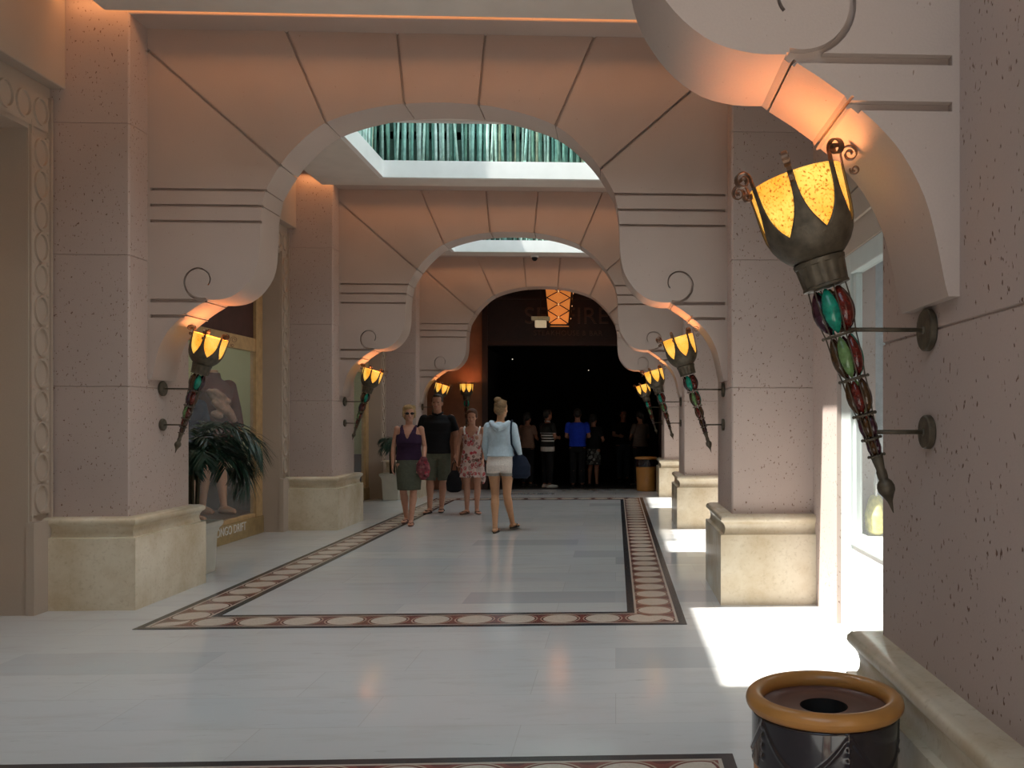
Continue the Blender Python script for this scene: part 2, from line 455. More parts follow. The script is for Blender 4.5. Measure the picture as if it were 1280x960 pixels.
for k, wh in ((1, 'nearer'), (2, 'farther')):
    yb = 6.27+BAY*k
    n = 70
    for j in range(n):
        x = OX0-.16+(OX1-OX0+.32)*(j+.5)/n
        place_bam(rng.randrange(10), (x, yb+((.172 if j % 2 else .108) if j % 9 != 4 else .035), 4.765), rng.choice([0, 0, PI]), rng.uniform(-.008, .008) if j % 9 != 4 else rng.choice([.05, .06]),
                  'teal-green bamboo stem screening the far side of the %s skylight' % wh, 'bamboo stems in the %s skylight' % wh)
    if k == 1:
        for j in range(22):
            y = yb-.06-j*.062
            place_bam(rng.randrange(10), (OX0-.12, y, 4.765), PI/2, 0,
                      'teal-green bamboo stem screening the left side of the nearer skylight', 'bamboo stems on the left of the nearer skylight')

# ------------------------------------------------------------------ left side: shop fronts
def oval_trim(k):
    """linked oval rosettes running up the jamb and over the lintel, face at XWL+"""
    y1 = PF+BAY*(k+1)+.0; y0 = y1-.25
    x = XWL+.0
    mb = MB()
    mb.box(x-.02, x+.02, y0+.015, y0+.03, .70, 3.70); mb.box(x-.02, x+.035, y1-.035, y1-.018, .70, 3.93)
    def oval(cy, cz, ry, rz, HY=.105, HZ=.119):
        n = 32; R = []; row = []
        for q in range(n):
            a = 2*PI*q/n; c_, s_ = math.cos(a), math.sin(a); f = 1/max(abs(c_), abs(s_)); row.append((x+.016, cy+HY*c_*f, cz+HZ*s_*f))
        R.append(row)
        for fr, dx in ((1.0, .018), (.985, .034), (.86, .034), (.83, .012), (.6, .004), (.02, .003)):
            R.append([(x+dx, cy+ry*fr*math.cos(2*PI*q/n), cz+rz*fr*math.sin(2*PI*q/n)) for q in range(n)])
        mb.rings(R)
    cy = (y0+y1)/2-.01
    z = .86
    while z < 3.66:
        oval(cy, z, .076, .112); 
        for s in (-1, 1): mb.ell((x+.012, cy+s*.08, z+.119), (.014, .016, .020), 8, 5)
        z += .238
    y = y1-.14
    while y > PB+BAY*k+.2:
        oval(y, 3.79, .080, .105, .095, .13); y -= .19
    o = mb.build('trim_%d' % (6+k), M_PLASTER); smooth_angle(o, 40)
    return struct(o, 'carved band of linked ovals around the %s shop window on the left' % ordn[k], 'carved trim')
M_SHOPWALL = simple('pale green shop wall', (.62, .66, .42), .7, 0, .05, 3)
for k in range(3):
    ya, yb = PB+BAY*k, PF+BAY*(k+1)
    mb = MB(); mb.box(-4.62, XWL, ya, yb, 3.63, 5.1); mb.box(-4.62, XWL, yb-.25, yb, 0, 3.63); mb.box(-4.62, XWL, ya, ya+.25, 0, 3.63)
    mb.box(XWL-.01, XWL+.05, yb-.26, yb, 0, .69)
    struct(mb.build('wall_left', M_PLASTER), 'plastered wall framing the %s shop window on the left' % ordn[k], 'wall')
    struct(MB().box(XWL, -4.25, ya, yb, 4.01, 5.1).build('wall_fascia', M_PLASTER, bevel=.01), None)
    oval_trim(k)
    # shop window
    e = empty('window_%d' % (1+k), (-4.62, (ya+yb)/2, 0)); struct(e, 'tall gold-framed shop window on the left, %s bay' % ordn[k], 'window')
    cy = (ya+yb)/2; y0, y1 = ya+.25-cy, yb-.25-cy
    fm = MB(); fm.box(-.05, .03, y1-.2, y1, .22, 3.63); fm.box(-.05, .03, y0, y0+.1, .22, 3.63); fm.box(-.05, .02, y0+.1, y1-.2, 2.33, 2.5)
    fm.box(-.05, .02, y0+.1, y1-.2, .22, .27)
    fm.build('window_frame', M_WOODY, e, bevel=.006)
    MB().box(-.04, .045, y0, y1, 0, .22).build('window_sill', M_GOLD, e, bevel=.006)
    MB().box(-.03, -.01, y0, y1, 2.5, 3.63).build('transom_panel', M_MAROON, e)
    MB().box(-.012, -.006, y0, y1, .25, 2.35).build('pane', M_GLASS, e)
    # interior of the shop
    mb = MB(); mb.box(-7, -6.9, ya-.5, yb+.5, 0, 5.1); mb.box(-7, -4.63, ya-.05, ya+.02, 0, 5.1); mb.box(-7, -4.63, yb+.55, yb+.62, 0, 5.1)
    struct(mb.build('wall_shop', M_SHOPWALL), None)
    struct(MB().box(-7, -4.66, ya, yb+.55, 0, .215).build('floor', simple('shop display floor', (.16, .07, .04), .4)), None)
    struct(MB().box(-7, -4.66, ya, yb+.55, 3.0, 3.05).build('ceiling', M_WHITE), None)
    struct(MB().box(-6.9, -6.86, ya+.03, yb+.54, .215, .95).build('wall_panelling', M_MAROON), None)
    struct(MB().box(-6.86, -4.66, yb+.5, yb+.54, .215, .80).build('wall_panelling', M_MAROON), None)
    area('shop_lamp', (-5.7, (ya+yb)/2+.9, 2.95), (0, 0, 0), 1.2, 2.0, 15 if k == 1 else 8, (1, .93, .72))
# lettering on the sill of the second window
def text(name, s, size, loc, rot, mat, ext=.003, align='LEFT', parent=None, font=None, space=1.0):
    c = bpy.data.curves.new(name, 'FONT'); c.body = s; c.size = size; c.extrude = ext; c.align_x = align; c.align_y = 'BOTTOM'; c.space_character = space
    c.materials.append(mat); q = bpy.data.objects.new(name, c); COL.objects.link(q)
    dg = bpy.context.evaluated_depsgraph_get(); dg.update(); me = bpy.data.meshes.new_from_object(q.evaluated_get(dg)); bpy.data.objects.remove(q)
    o = bpy.data.objects.new(name, me); COL.objects.link(o); o.location = loc; o.rotation_euler = rot
    if parent: o.parent = parent
    return o
M_LET = simple('pale lettering', (.75, .72, .68), .5)
w2 = bpy.data.objects['window_2']
tx = text('sill_lettering', 'LONGO DRIFT', .125, (.047, 10.02-((PB+BAY+PF+BAY*2)/2), .075), (PI/2, 0, PI/2), M_LET, parent=w2)
tx.scale = (1.05, 1.15, 1)
# far left lead-in wall beside and behind the camera
struct(MB().box(-4.62, XWL, -9, PB, 0, 5.1).build('wall_left', M_PLASTER), 'plain left wall beside the camera', 'wall')
struct(MB().box(XWR, 1.9, -9, PF, 0, 5.1).build('wall_right', M_PLASTER), 'plain right wall beside the camera', 'wall')
struct(MB().box(-7, 4, -9.1, -9, 0, 5.1).build('wall_back', M_PLASTER), None)
struct(MB().box(-7.1, -7, -9, 27, 0, 5.2).build('wall_left', M_PLASTER), None)
struct(MB().box(4, 4.1, -9, 27, 0, 5.2).build('wall_right', M_PLASTER), None)

# ------------------------------------------------------------------ right side: windows
for k in range(3):
    ya, yb = PB+BAY*k, PF+BAY*(k+1)
    w0, w1 = ya+.35, yb-.74
    mb = MB(); mb.box(XWR, 1.86, w1, yb+.4, 0, 5.1); mb.box(XWR, 1.86, ya-.5, w0, 0, 5.1)
    struct(mb.build('wall_right', M_SHAFT), 'pitted stone wall beside the %s window on the right' % ordn[k], 'wall')
    up = MB().box(XWR+.02, 1.86, w0, w1, 2.60, 5.1)
    for i in range(7):
        z = 2.78+i*.21; up.box(XWR, XWR+.03, w0, w1, z, z+.195)
    struct(up.build('wall_right', M_PLASTER), 'grooved panelling above the %s window on the right' % ordn[k], 'wall')
    e = empty('window_%d' % (4+k), (1.66, (w0+w1)/2, 0)); struct(e, 'pale framed window on the right, %s bay' % ordn[k], 'window')
    cy = (w0+w1)/2; a, b_ = w0-cy, w1-cy
    fm = MB(); fm.box(-.05, .03, b_-.24, b_, 0, 2.6); fm.box(-.05, .03, a, a+.1, 0, 2.6); fm.box(-.05, .03, a+.1, b_-.24, 2.46, 2.6); fm.box(-.05, .03, a+.1, b_-.24, .6, .68)
    fm.box(-.03, .02, b_-.30, b_-.24, .68, 2.46)
    fm.build('window_frame', M_FRAMEW, e, bevel=.008)
    MB().box(-.03, .02, a+.1, b_-.24, 0, .6).build('kick_panel', M_WHITE, e)
    MB().box(-.004, .004, a, b_, .68, 2.46).build('pane', M_GLASS, e)
    struct(MB().box(1.70, 2.9, w0-.3, w1+.3, .60, .66).build('floor', M_WHITE), None)
    mb = MB(); mb.box(2.9, 3.0, w0-.35, w1+.35, 0, 3.2); mb.box(1.7, 2.9, w1+.3, w1+.36, 0, 3.2); mb.box(1.7, 2.9, w0-.36, w0-.3, 0, 3.2)
    struct(mb.build('wall_display', simple('grey display wall', (.50, .54, .56), .6)), None)
    area('display_lamp', (2.3, (w0+w1)/2, 3.0), (0, 0, 0), .8, 1.4, 14, (.95, 1, 1))

# ------------------------------------------------------------------ torches
def mica():
    m, t, b = nt('glowing amber mica')
    n1 = noise(t, 150, 2.5); n2 = noise(t, 9, 3)
    base = ramp(t, n2, [(.3, (1, .34, .02)), (.65, (1, .66, .12))])
    c = mix(t, math_(t, 'MULTIPLY', math_(t, 'SUBTRACT', n1, .53), 8, True), base, (.40, .13, .01))
    t.links.new(c, b.inputs['Emission Color']); t.links.new(c, b.inputs['Base Color']); b.inputs['Emission Strength'].default_value = 2.0
    b.inputs['Roughness'].default_value = .3
    return m
M_MICA = mica()
def jewel_mat(name, col, glow=0):
    m, t, b = nt(name)
    c = ramp(t, noise(t, 60, 2), [(.3, tuple(x*.5 for x in col)), (.7, col)])
    t.links.new(c, b.inputs['Base Color']); b.inputs['Roughness'].default_value = .12; b.inputs['Coat Weight'].default_value = .6
    b.inputs['Transmission Weight'].default_value = .35; b.inputs['IOR'].default_value = 1.3
    return m
JW = [('green glass jewel', jewel_mat('emerald glass', (.015, .44, .30))), ('dark red glass jewel', jewel_mat('ruby glass', (.20, .02, .012))), ('lime green glass jewel', jewel_mat('lime glass', (.24, .42, .15))),
      ('plum glass jewel', jewel_mat('plum glass', (.07, .012, .03))), ('amber brown glass jewel', jewel_mat('amber glass', (.12, .05, .012)))]
JPAT = [[0, 1, 3, 4, 0, 3], [2, 1, 0, 3, 1, 4], [1, 4, 3, 2, 1, 4], [4, 3, 4, 1, 4, 3], [4, 3, 4, 3, 4, 3]]
def make_torch(tilt=True, lamp=True, label='', power=16):
    e = empty('wall_torch'); tag(e, label, 'wall torch', 'jewelled wall torches')
    A = Vector((-.287, 0, .958)).normalized() if tilt else Vector((0, 0, 1)); Q = Vector((0, 1, 0)); P = Q.cross(A); AX = (P, Q, A)
    T = Vector((-.112, 0, 0)) if tilt else Vector((-.22, 0, 0))
    if not tilt: P = Vector((1, 0, 0)); AX = (P, Q, A)
    def at(s_, r, th): return T+A*s_+(P*math.cos(th)+Q*math.sin(th))*r
    # pointed tail
    tl = MB().lathe([(.001, -.005), (.004, .01), (.008, .03), (.017, .048), (.025, .062), (.026, .075), (.022, .088), (.014, .097), (.0155, .105), (.0155, .12), (.013, .128), (.016, .15), (.018, .165), (.0185, .17)], 16, T, ax=AX)
    tl.build('tail', M_BRONZE, e, smooth=True)
    # tiers of jewels between rings
    tiers = [(.17, .222, .0185, .023, .0215), (.222, .295, .023, .028, .0275), (.295, .405, .028, .038, .038), (.405, .54, .038, .049, .048), (.54, .685, .049, .060, .064)]
    tiers = tiers[::-1]
    for ti, (s0, s1, r0, r1, rm) in enumerate(tiers):
        rj = rm/2.45; rc = rm-rj*.95
        for j in range(6):
            th = math.radians(-115)+2*PI*j/6
            m = MB(); rs = []
            for i in range(11):
                t_ = i/10; k = max(.12, max(0, math.sin(PI*t_))**.6); s_ = s0+(s1-s0)*(.04+.92*t_)
                cR = ((r0*(1-t_)+r1*t_)-rj*.9)*(1-k)+rc*k
                cc = at(s_, cR, th); er = (P*math.cos(th)+Q*math.sin(th)); et = (Q*math.cos(th)-P*math.sin(th))
                rs.append([cc+(er*math.cos(2*PI*q/10)+et*math.sin(2*PI*q/10))*rj*k for q in range(10)])
            m.rings(rs); lab, mt = JW[JPAT[ti][j]]
            o = m.build('glass_jewel', mt, e, smooth=True); o['label'] = lab
        for j in range(6):      # thin ribs between the jewels
            th = math.radians(-115)+2*PI*(j+.5)/6
            pts = [at(s0+(s1-s0)*q/8, (r0*(1-q/8)+r1*q/8)+(rm-(r0+r1)/2)*.55*math.sin(PI*q/8)-.004, th) for q in range(9)]
            MB().tube(pts, .0022, 5).build('rib', M_BRONZE, e, smooth=True)
        rg = MB(); rr = r0+.002
        rg.lathe([(rr-.004, s0-.003), (rr+.002, s0-.003), (rr+.002, s0+.003), (rr-.004, s0+.003), (rr-.004, s0-.003)], 24, T, cap=False, ax=AX)
        for j in range(6): rg.ell(at(s0, rr+.002, math.radians(-85)+2*PI*j/6), (.005, .005, .005), 8, 5)
        rg.build('ring', M_BRONZE, e, smooth=True)
    # ribbed collar
    n = 72; rs = []
    for s_, r, k in ((.683, .060, 0), (.685, .069, 0), (.692, .069, 0), (.694, .064, 1), (.752, .070, 1), (.754, .075, 0), (.766, .077, 0), (.768, .070, 0)):
        rs.append([at(s_, r+(.003*k if (j//3) % 2 else 0), 2*PI*j/n) for j in range(n)])
    smooth_angle(MB().rings(rs).build('collar', M_BRONZE, e), 50)
    # bowl of glowing mica
    def R(s_):
        pts = [(.768, .066), (.785, .086), (.805, .104), (.83, .118), (.86, .128), (.90, .134), (.95, .138), (1.012, .142)]
        for (a, ra), (b_, rb) in zip(pts, pts[1:]):
            if s_ <= b_: return ra+(rb-ra)*(s_-a)/(b_-a)
        return pts[-1][1]
    ss = [.772+.01*i for i in range(25)]
    bl = MB().lathe([(R(min(s_, 1.012))-.006, s_) for s_ in ss]+[(R(1.012)-.011, 1.012)]+[(R(s_)-.011, s_) for s_ in reversed(ss)], 48, T, cap=False, ax=AX)
    bl.build('mica_bowl', M_MICA, e, smooth=True)
    # bronze cup with seven petals
    pm = MB(); NP = 7
    for k in range(NP):
        c0 = 2*PI*k/NP-math.radians(18)-PI/2*(1 if tilt else 0)
        rows = []
        sl = [.768+.009*i for i in range(9)]+[.840+.005*i for i in range(1, 10)]+[.8925+.011*i for i in range(11)]+[1.012]
        for s_ in sl:
            if s_ <= .840: w = .5
            else:
                t_ = (s_-.840)/.172; w = .065+.435*max(0, 1-t_)**3.2
            rows.append([at(s_, R(s_), c0+2*PI/NP*w*(q/5-1)) for q in range(11)])
        pm.rings(rows, close=False, cap=False)
    cp = pm.build('petal_cup', M_BRONZE, e, smooth=True)
    bmx = bmesh.new(); bmx.from_mesh(cp.data); bmesh.ops.remove_doubles(bmx, verts=bmx.verts, dist=.0004); bmesh.ops.recalc_face_normals(bmx, faces=bmx.faces); bmx.to_mesh(cp.data); bmx.free()
    for p_ in cp.data.polygons: p_.use_smooth = True
    sm = cp.modifiers.new('t', 'SOLIDIFY'); sm.thickness = .004; sm.offset = 1
    # curling petal tips
    for k in range(NP):
        th = 2*PI*k/NP-math.radians(18)-PI/2*(1 if tilt else 0)
        er = (P*math.cos(th)+Q*math.sin(th)); et = (Q*math.cos(th)-P*math.sin(th))
        def ribbon(mb, path, w0, w1, th_=.0018):
            rows = []
            for i, (ds, dr) in enumerate(path):
                t_ = i/(len(path)-1); w = w0*(1-t_)+w1*t_
                a = path[max(i-1, 0)]; b_ = path[min(i+1, len(path)-1)]; d = Vector((b_[0]-a[0], b_[1]-a[1])); d = d.normalized() if d.length else Vector((1, 0)); nn = Vector((-d.y, d.x))*th_
                o1 = T+A*(ds+nn.x)+er*(dr+nn.y); o2 = T+A*(ds-nn.x)+er*(dr-nn.y)
                rows.append([o1-et*w/2, o1+et*w/2, o2+et*w/2, o2-et*w/2])
            mb.rings(rows)
        cm = MB(); r0 = R(1.012)+.002
        path = [(1.0, r0-.001), (1.012, r0), (1.03, r0+.002)]
        cs, crr, rad = 1.036, r0+.029, .027
        for i in range(30):
            t_ = i/29; a = PI-t_*math.radians(560); r = rad*(1-.78*t_)
            path.append((cs+r*math.sin(a), crr+r*math.cos(a)))
        ribbon(cm, path, .014, .030 if k % 2 else .022)
        path = []
        cs, crr, rad = 1.0, r0+.026, .015
        for i in range(22):
            t_ = i/21; a = math.radians(150)+t_*math.radians(470); r = rad*(1-.72*t_)
            path.append((cs+r*math.sin(a)-.012, crr+r*math.cos(a)+.004))
        if k % 2 == 0: ribbon(cm, path, .012, .014)
        cm.build('curl', M_COPPER, e, smooth=False)
    # wall plates and rods
    if tilt:
        for z, ax_, r in ((.532, -.27, .063), (.232, -.185, .050)):
            pl = MB().lathe([(.001, 0), (r*.92, 0), (r, .004), (r, .018), (r*.93, .022), (.012, .022), (.010, .026), (.001, .026)], 32, (0, 0, z), cap=False, ax=(Vector((0, 1, 0)), Vector((0, 0, 1)), Vector((-1, 0, 0))))
            smooth_angle(pl.build('wall_plate', M_BRONZE, e), 40)
            MB().tube([(-.01, 0, z), (ax_, 0, z)], .0065, 10).build('rod', M_BRONZE, e, smooth=True)
    else:
        for z in (.2, .55):
            MB().tube([(0, 0, z), (-.2, 0, z)], .008, 8).build('rod', M_BRONZE, e, smooth=True)
    return e
TZ = 1.185
def torch_light(x, y, z, pw): point('torch_flame', (x, y, z), pw, (1, .46, .20), .035)
tdefs = [(XR, 2.505, 0, 'largest jewelled torch, on the right wall above the nearest litter bin'),
         (XL, 2.505+BAY, PI, 'jewelled torch on the nearest left pier, in front of the palm and shop window'),
         (XR, 2.505+BAY, 0, 'second largest torch on the right, on the pier behind the nearest torch'),
         (XL, 2.505+2*BAY, PI, 'torch on the second left pier, left of the woman in the purple tank top'),
         (XR, 2.505+2*BAY, 0, 'torch on the third right pier, overlapping a smaller torch behind it'),
         (XL, 2.505+3*BAY, PI, 'torch on the last left pier, above the man in the black polo shirt'),
         (XR, 2.505+3*BAY, 0, 'smallest torch on the right, above the farther litter bin')]
t0 = make_torch(True, label=tdefs[0][3])
for i, (x, y, rz, lab) in enumerate(tdefs):
    t = t0 if i == 0 else copy_tree(t0)
    t.location = (x, y, TZ); t.rotation_euler = (0, 0, rz); t['label'] = lab
    s_ = -1 if rz == 0 else 1
    torch_light(x+s_*(.112+.287*.97), y, TZ+.958*.97, 8 if i < 5 else 5)
tv = make_torch(False, label='upright torch on the russet wall left of the dark entrance'); tv.rotation_euler = (0, 0, PI/2)
tv.location = (-3.10, 18.33, 1.20); tv.rotation_euler = (0, 0, PI/2)
torch_light(-3.10, 18.33-.22, 2.19, 7)

# ------------------------------------------------------------------ litter bins
M_OCHRE = simple('ochre glazed clay', (.48, .22, .055), .35, 0, .1, 9, .05, coat=.3)
M_GLAZE = simple('dark plum glaze', (.010, .006, .012), .2, 0, .2, 9, coat=.6)
M_LID = simple('brown lid', (.13, .06, .045), .35, .1, .12, 7)
def make_bin(label):
    e = empty('litter_bin'); tag(e, label, 'litter bin', 'ochre litter bins')
    H = .685
    b = MB().lathe([(.10, 0), (.172, 0), (.180, .012), (.184, .05), (.198, .485), (.196, .50), (.18, .50), (.17, .02), (.10, .015)], 64, cap=False); smooth_angle(b.build('body', M_OCHRE, e), 40)
    # band with raised swags
    n = 300; rs = []
    for i in range(33):
        z = .487+.150*i/32; row = []
        for j in range(n):
            a = 2*PI*j/n; u = (a*5/(2*PI)) % 1.0
            swag = .625-.11*math.sin(PI*u)
            d = abs(z-swag); rel = .0045*math.exp(-(d/.006)**2)
            dx = min(u, 1-u)*2*PI/5*.2
            rel = max(rel, .006*math.exp(-(dx/.007)**2)*abs(math.sin(z*110))*(1 if z > .52 else 0))
            r = .203+rel+(-.006 if i in (0, 32) else 0)
            row.append((r*math.cos(a), r*math.sin(a), z))
        rs.append(row)
    rs.append([(.16*math.cos(2*PI*j/n), .16*math.sin(2*PI*j/n), .637) for j in range(n)])
    rs.insert(0, [(.16*math.cos(2*PI*j/n), .16*math.sin(2*PI*j/n), .487) for j in range(n)])
    MB().rings(rs, cap=False).build('relief_band', M_GLAZE, e, smooth=True)
    rim = MB().lathe([(.196+.0245*math.cos(a), .660+.0245*math.sin(a)) for a in [2*PI*i/20 for i in range(21)]], 72, cap=False)
    rim.build('rim', M_OCHRE, e, smooth=True)
    lid = MB().lathe([(.187, .66), (.182, .645), (.12, .643), (.070, .643), (.067, .642)], 64, cap=False)
    lid.build('lid', M_LID, e, smooth=True)
    MB().lathe([(.0665, .642), (.065, .60), (.06, .56), (.03, .551), (.002, .551)], 40, cap=False).build('shaded_throat', M_BLACK, e, smooth=True)  # throat of the hole coloured black to paint in its shade
    return e
bin0 = make_bin('ochre and dark plum litter bin at the bottom right, under the largest torch')
bin0.location = (.590, 2.43, 0); bin0.rotation_euler = (0, 0, -.23)
bin1 = copy_tree(bin0); bin1.location = (.63, 17.9, 0); bin1['label'] = 'distant ochre litter bin with dark band beside the dark entrance'; bin1.scale = (1.06, 1.06, 1.03)

# ------------------------------------------------------------------ palms
M_LEAF = simple('dark palm green', (.011, .042, .026), .4, 0, .4, 14)
M_STEM = simple('palm stem', (.06, .05, .025), .7, 0, .2, 20)
M_POT = simple('off-white planter', (.62, .60, .53), .4, 0, .05, 8)
def frond(rng, az, el, L, droop, name, parent, z0, r0=.0):
    d = Vector((math.cos(az), math.sin(az), 0)); pts = []
    p = Vector((d.x*r0, d.y*r0, z0)); a = el
    for i in range(15):
        pts.append(p.copy()); p = p+(d*math.cos(a)+Vector((0, 0, math.sin(a))))*(L/14); a -= droop/14*(.4+1.3*i/14)
    mb = MB().tube(pts, [.006*(1-.8*i/14) for i in range(15)], 5)
    side = Vector((-d.y, d.x, 0))
    for i in range(3, 15):
        for sub in (0, .5):
            j = min(i+sub, 13.99); i0 = int(j); q = pts[i0].lerp(pts[i0+1], j-i0) if i0 < 14 else pts[14]
            tg = (pts[min(i0+1, 14)]-pts[max(i0-1, 0)]).normalized()
            ll = .30*L/0.8*max(0, math.sin(PI*(j-1.5)/13.5))**.6+.05
            for s_ in (-1, 1):
                dr = (side*s_*.75+tg*.7+Vector((0, 0, rng.uniform(-.35, .15)))).normalized(); w = .011
                up = dr.cross(tg).normalized(); wv = dr.cross(up).normalized()*w
                m1 = q+dr*ll*.5+Vector((0, 0, -.02)); m2 = q+dr*ll+Vector((0, 0, -.12*ll/.3))
                mb.add([q-wv*.4, q+wv*.4, m1+wv, m1-wv, m2, m1+up*.003], [(0, 1, 2, 5), (0, 5, 3), (3, 5, 4), (5, 2, 4)])
    return mb.build(name, M_LEAF, parent, fix=False)
def make_palm(label, seed, nf, stem, L, loc, H=.48, sgn=-1):
    e = empty('potted_palm', loc); tag(e, label, 'potted palm', 'potted palms'); rng = random.Random(seed)
    def sq(h, z): return [(-h, -h, z), (h, -h, z), (h, h, z), (-h, h, z)]
    pr = [(.135, 0), (.14, .02), (.155, H-.12), (.17, H-.07), (.19, H-.045), (.195, H-.03), (.195, H), (.17, H), (.165, H-.05)]
    MB().rings([sq(h, z) for h, z in pr]).build('planter', M_POT, e, bevel=.006)
    MB().lathe([(.16, H-.06), (.16, H-.045), (.01, H-.03)], 24, cap=True).build('soil', simple('potting soil', (.05, .035, .02), .9), e)
    for i in range(5):
        a = i*2*PI/5; MB().tube([(.03*math.cos(a), .03*math.sin(a), H-.05), (.045*math.cos(a), .045*math.sin(a), H+stem*.5), (.03*math.cos(a), .03*math.sin(a), H+stem)], [.018, .014, .012], 7).build('stem', M_STEM, e, smooth=True)
    for i in range(nf):
        az = i*2.39996+rng.uniform(-.2, .2); el = rng.uniform(.5, 1.35) if i < nf*.6 else rng.uniform(.1, .7)
        frond(rng, az, el, L*rng.uniform(.7, 1.1)*(.42 if math.cos(az) < -.1 else 1)*(.5 if (math.sin(az) < -.2 if sgn < 0 else math.sin(az) > .2) else 1), rng.uniform(2.0, 3.1), 'frond', e, H+stem*rng.uniform(.8, 1), .02)
    return e
make_palm('dark green drooping palm in a pale planter behind the nearest left pier', 5, 36, .72, .72, (-4.0, 8.36, 0), .49)
make_palm('sparse palm in a cream planter behind the woman in the purple tank top', 9, 13, .62, .66, (-4.10, 16.05, 0), .49, 1)

# ------------------------------------------------------------------ restaurant front at the far end
YE = 18.4
mb = MB(); mb.box(-7, -2.82, YE, YE+.3, 0, 5.0)
struct(mb.build('wall_far', M_BROWNWALL), 'russet wall left of the dark restaurant entrance', 'wall')
mb = MB(); mb.box(-2.82, 4, YE, YE+.25, 3.05, 5.0)
struct(mb.build('wall_facade', M_DARKWOOD), 'dark wood front above the restaurant entrance', 'wall')
struct(MB().box(1.0, 4, YE, YE+.25, 0, 3.05).build('wall_far', M_DARKWOOD), None)
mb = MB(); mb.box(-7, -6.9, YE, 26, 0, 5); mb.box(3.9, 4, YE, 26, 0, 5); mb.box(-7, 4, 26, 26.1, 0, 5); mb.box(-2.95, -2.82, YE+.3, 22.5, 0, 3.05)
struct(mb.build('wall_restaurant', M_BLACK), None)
tm = MB(); tm.box(-2.82, 1.0, YE-.05, YE, 4.02, 4.08); tm.box(-2.82, 1.0, YE-.03, YE, 3.05, 3.14); tm.box(-2.82, -2.70, YE-.04, YE, 0, 5); tm.box(.92, 1.06, YE-.04, YE, 0, 5)
struct(tm.build('trim_9', simple('dark red moulding', (.03, .012, .01))), 'maroon moulding framing the restaurant front', 'trim')
# brown side walls of the last bay
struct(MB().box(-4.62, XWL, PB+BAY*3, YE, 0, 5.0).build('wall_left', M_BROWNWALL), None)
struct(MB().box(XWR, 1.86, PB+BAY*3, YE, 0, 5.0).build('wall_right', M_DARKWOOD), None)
# sign
M_SIGN = simple('dull bronze letters', (.09, .045, .035), .45, .3)
sg = empty('restaurant_sign', (-.87, YE-.04, 3.36)); tag(sg, 'faint bronze restaurant sign letters on the dark front, partly hidden by the lantern', 'sign')
text('lettering', 'SEAFIRE', .50, (-.17, 0, .05), (PI/2, 0, 0), M_SIGN, .012, 'CENTER', sg, space=1.05)
text('lettering', 'STEAKHOUSE & BAR', .150, (-.14, 0, -.13), (PI/2, 0, 0), M_SIGN, .008, 'CENTER', sg, space=1.08)
# hanging lantern
M_LANT = emis('lantern glow', (1, .30, .06), 1.0)
ln = empty('hanging_lantern', (-1.16, 17.85, 3.40)); tag(ln, 'orange glowing tapered lantern with diamond lattice hanging before the restaurant', 'lantern')
hb, ht, LH = .205, .28, .78
def sqr(h, z): return [(-h, -h, z), (h, -h, z), (h, h, z), (-h, h, z)]
gl = MB().rings([sqr(hb-.012, .01), sqr(ht-.012, LH-.01)], cap=True); gl.build('glowing_panel', M_LANT, ln)
fr = MB()
for sx in (-1, 1):
    for sy in (-1, 1): fr.tube([(sx*hb, sy*hb, 0), (sx*ht, sy*ht, LH)], .017, 4)
for h, z in ((hb, 0), (ht, LH)):
    fr.tube([(-h, -h, z), (h, -h, z), (h, h, z), (-h, h, z), (-h, -h, z)], .018, 4)
fr.build('lantern_frame', M_DARKWOOD, ln)
lat = MB(); bd = MB()
for side in range(4):
    ca, sa = math.cos(side*PI/2), math.sin(side*PI/2)
    def pt(u, v):
        h = hb+(ht-hb)*v; x, y = u*h, -h-.004; return (x*ca-y*sa, x*sa+y*ca, v*LH)
    for k in range(-1, 3):
        v0 = k/3+.02
        for s_ in (-1, 1):
            a, b_ = (-1*s_, v0), (1*s_, v0+.36)
            pts = [pt(a[0]+(b_[0]-a[0])*q/6, min(1, max(0, a[1]+(b_[1]-a[1])*q/6))) for q in range(7)]
            lat.tube(pts, .011, 5)
        if 0 < v0+.18 < 1: bd.ell(pt(0, v0+.18), (.022, .022, .022), 8, 6)
lat.build('lattice', M_DARKWOOD, ln); bd.build('bead', emis('lantern bead glow', (1, .5, .2), 1.6), ln)
MB().rings([sqr(ht+.03, LH), sqr(ht+.03, LH+.03), sqr(.05, LH+.16)]).build('cap', M_DARKWOOD, ln)
MB().tube([(0, 0, LH+.15), (0, 0, 4.9-3.40)], .012, 6).build('rod', M_DARKWOOD, ln)
point('lantern_lamp', (-1.16, 17.45, 3.5), 2, (1, .4, .12), .2)
# emergency light in front of it
em = empty('emergency_light', (-1.47, 17.02, 3.28)); tag(em, 'small cream emergency light fitting in front of the orange lantern', 'emergency light')
M_CREAM = emis('lit cream plastic', (.85, .66, .42), .8)
MB().box(-.18, .18, -.08, .08, .135, .21).build('hood', simple('olive cream plastic', (.45, .40, .26), .4), em, bevel=.01)
MB().box(-.11, .11, -.06, .06, 0, .135).build('lamp_housing', M_CREAM, em, bevel=.012)
MB().tube([(0, 0, .21), (0, 0, .75)], .008, 6).build('rod', M_DARKWOOD, em)
# dome camera under the far edge of the skylight
dm = empty('dome_camera', (-1.52, 16.28, 4.55)); tag(dm, 'tiny dark dome security camera under the farther skylight', 'security camera')
MB().lathe([(.001, 0), (.075, 0), (.075, -.03), (.06, -.035)], 20).build('mount', M_WHITE, dm, smooth=True)
MB().ell((0, 0, -.05), (.055, .055, .055), 14, 8).build('dome', M_BLACK, dm, smooth=True)
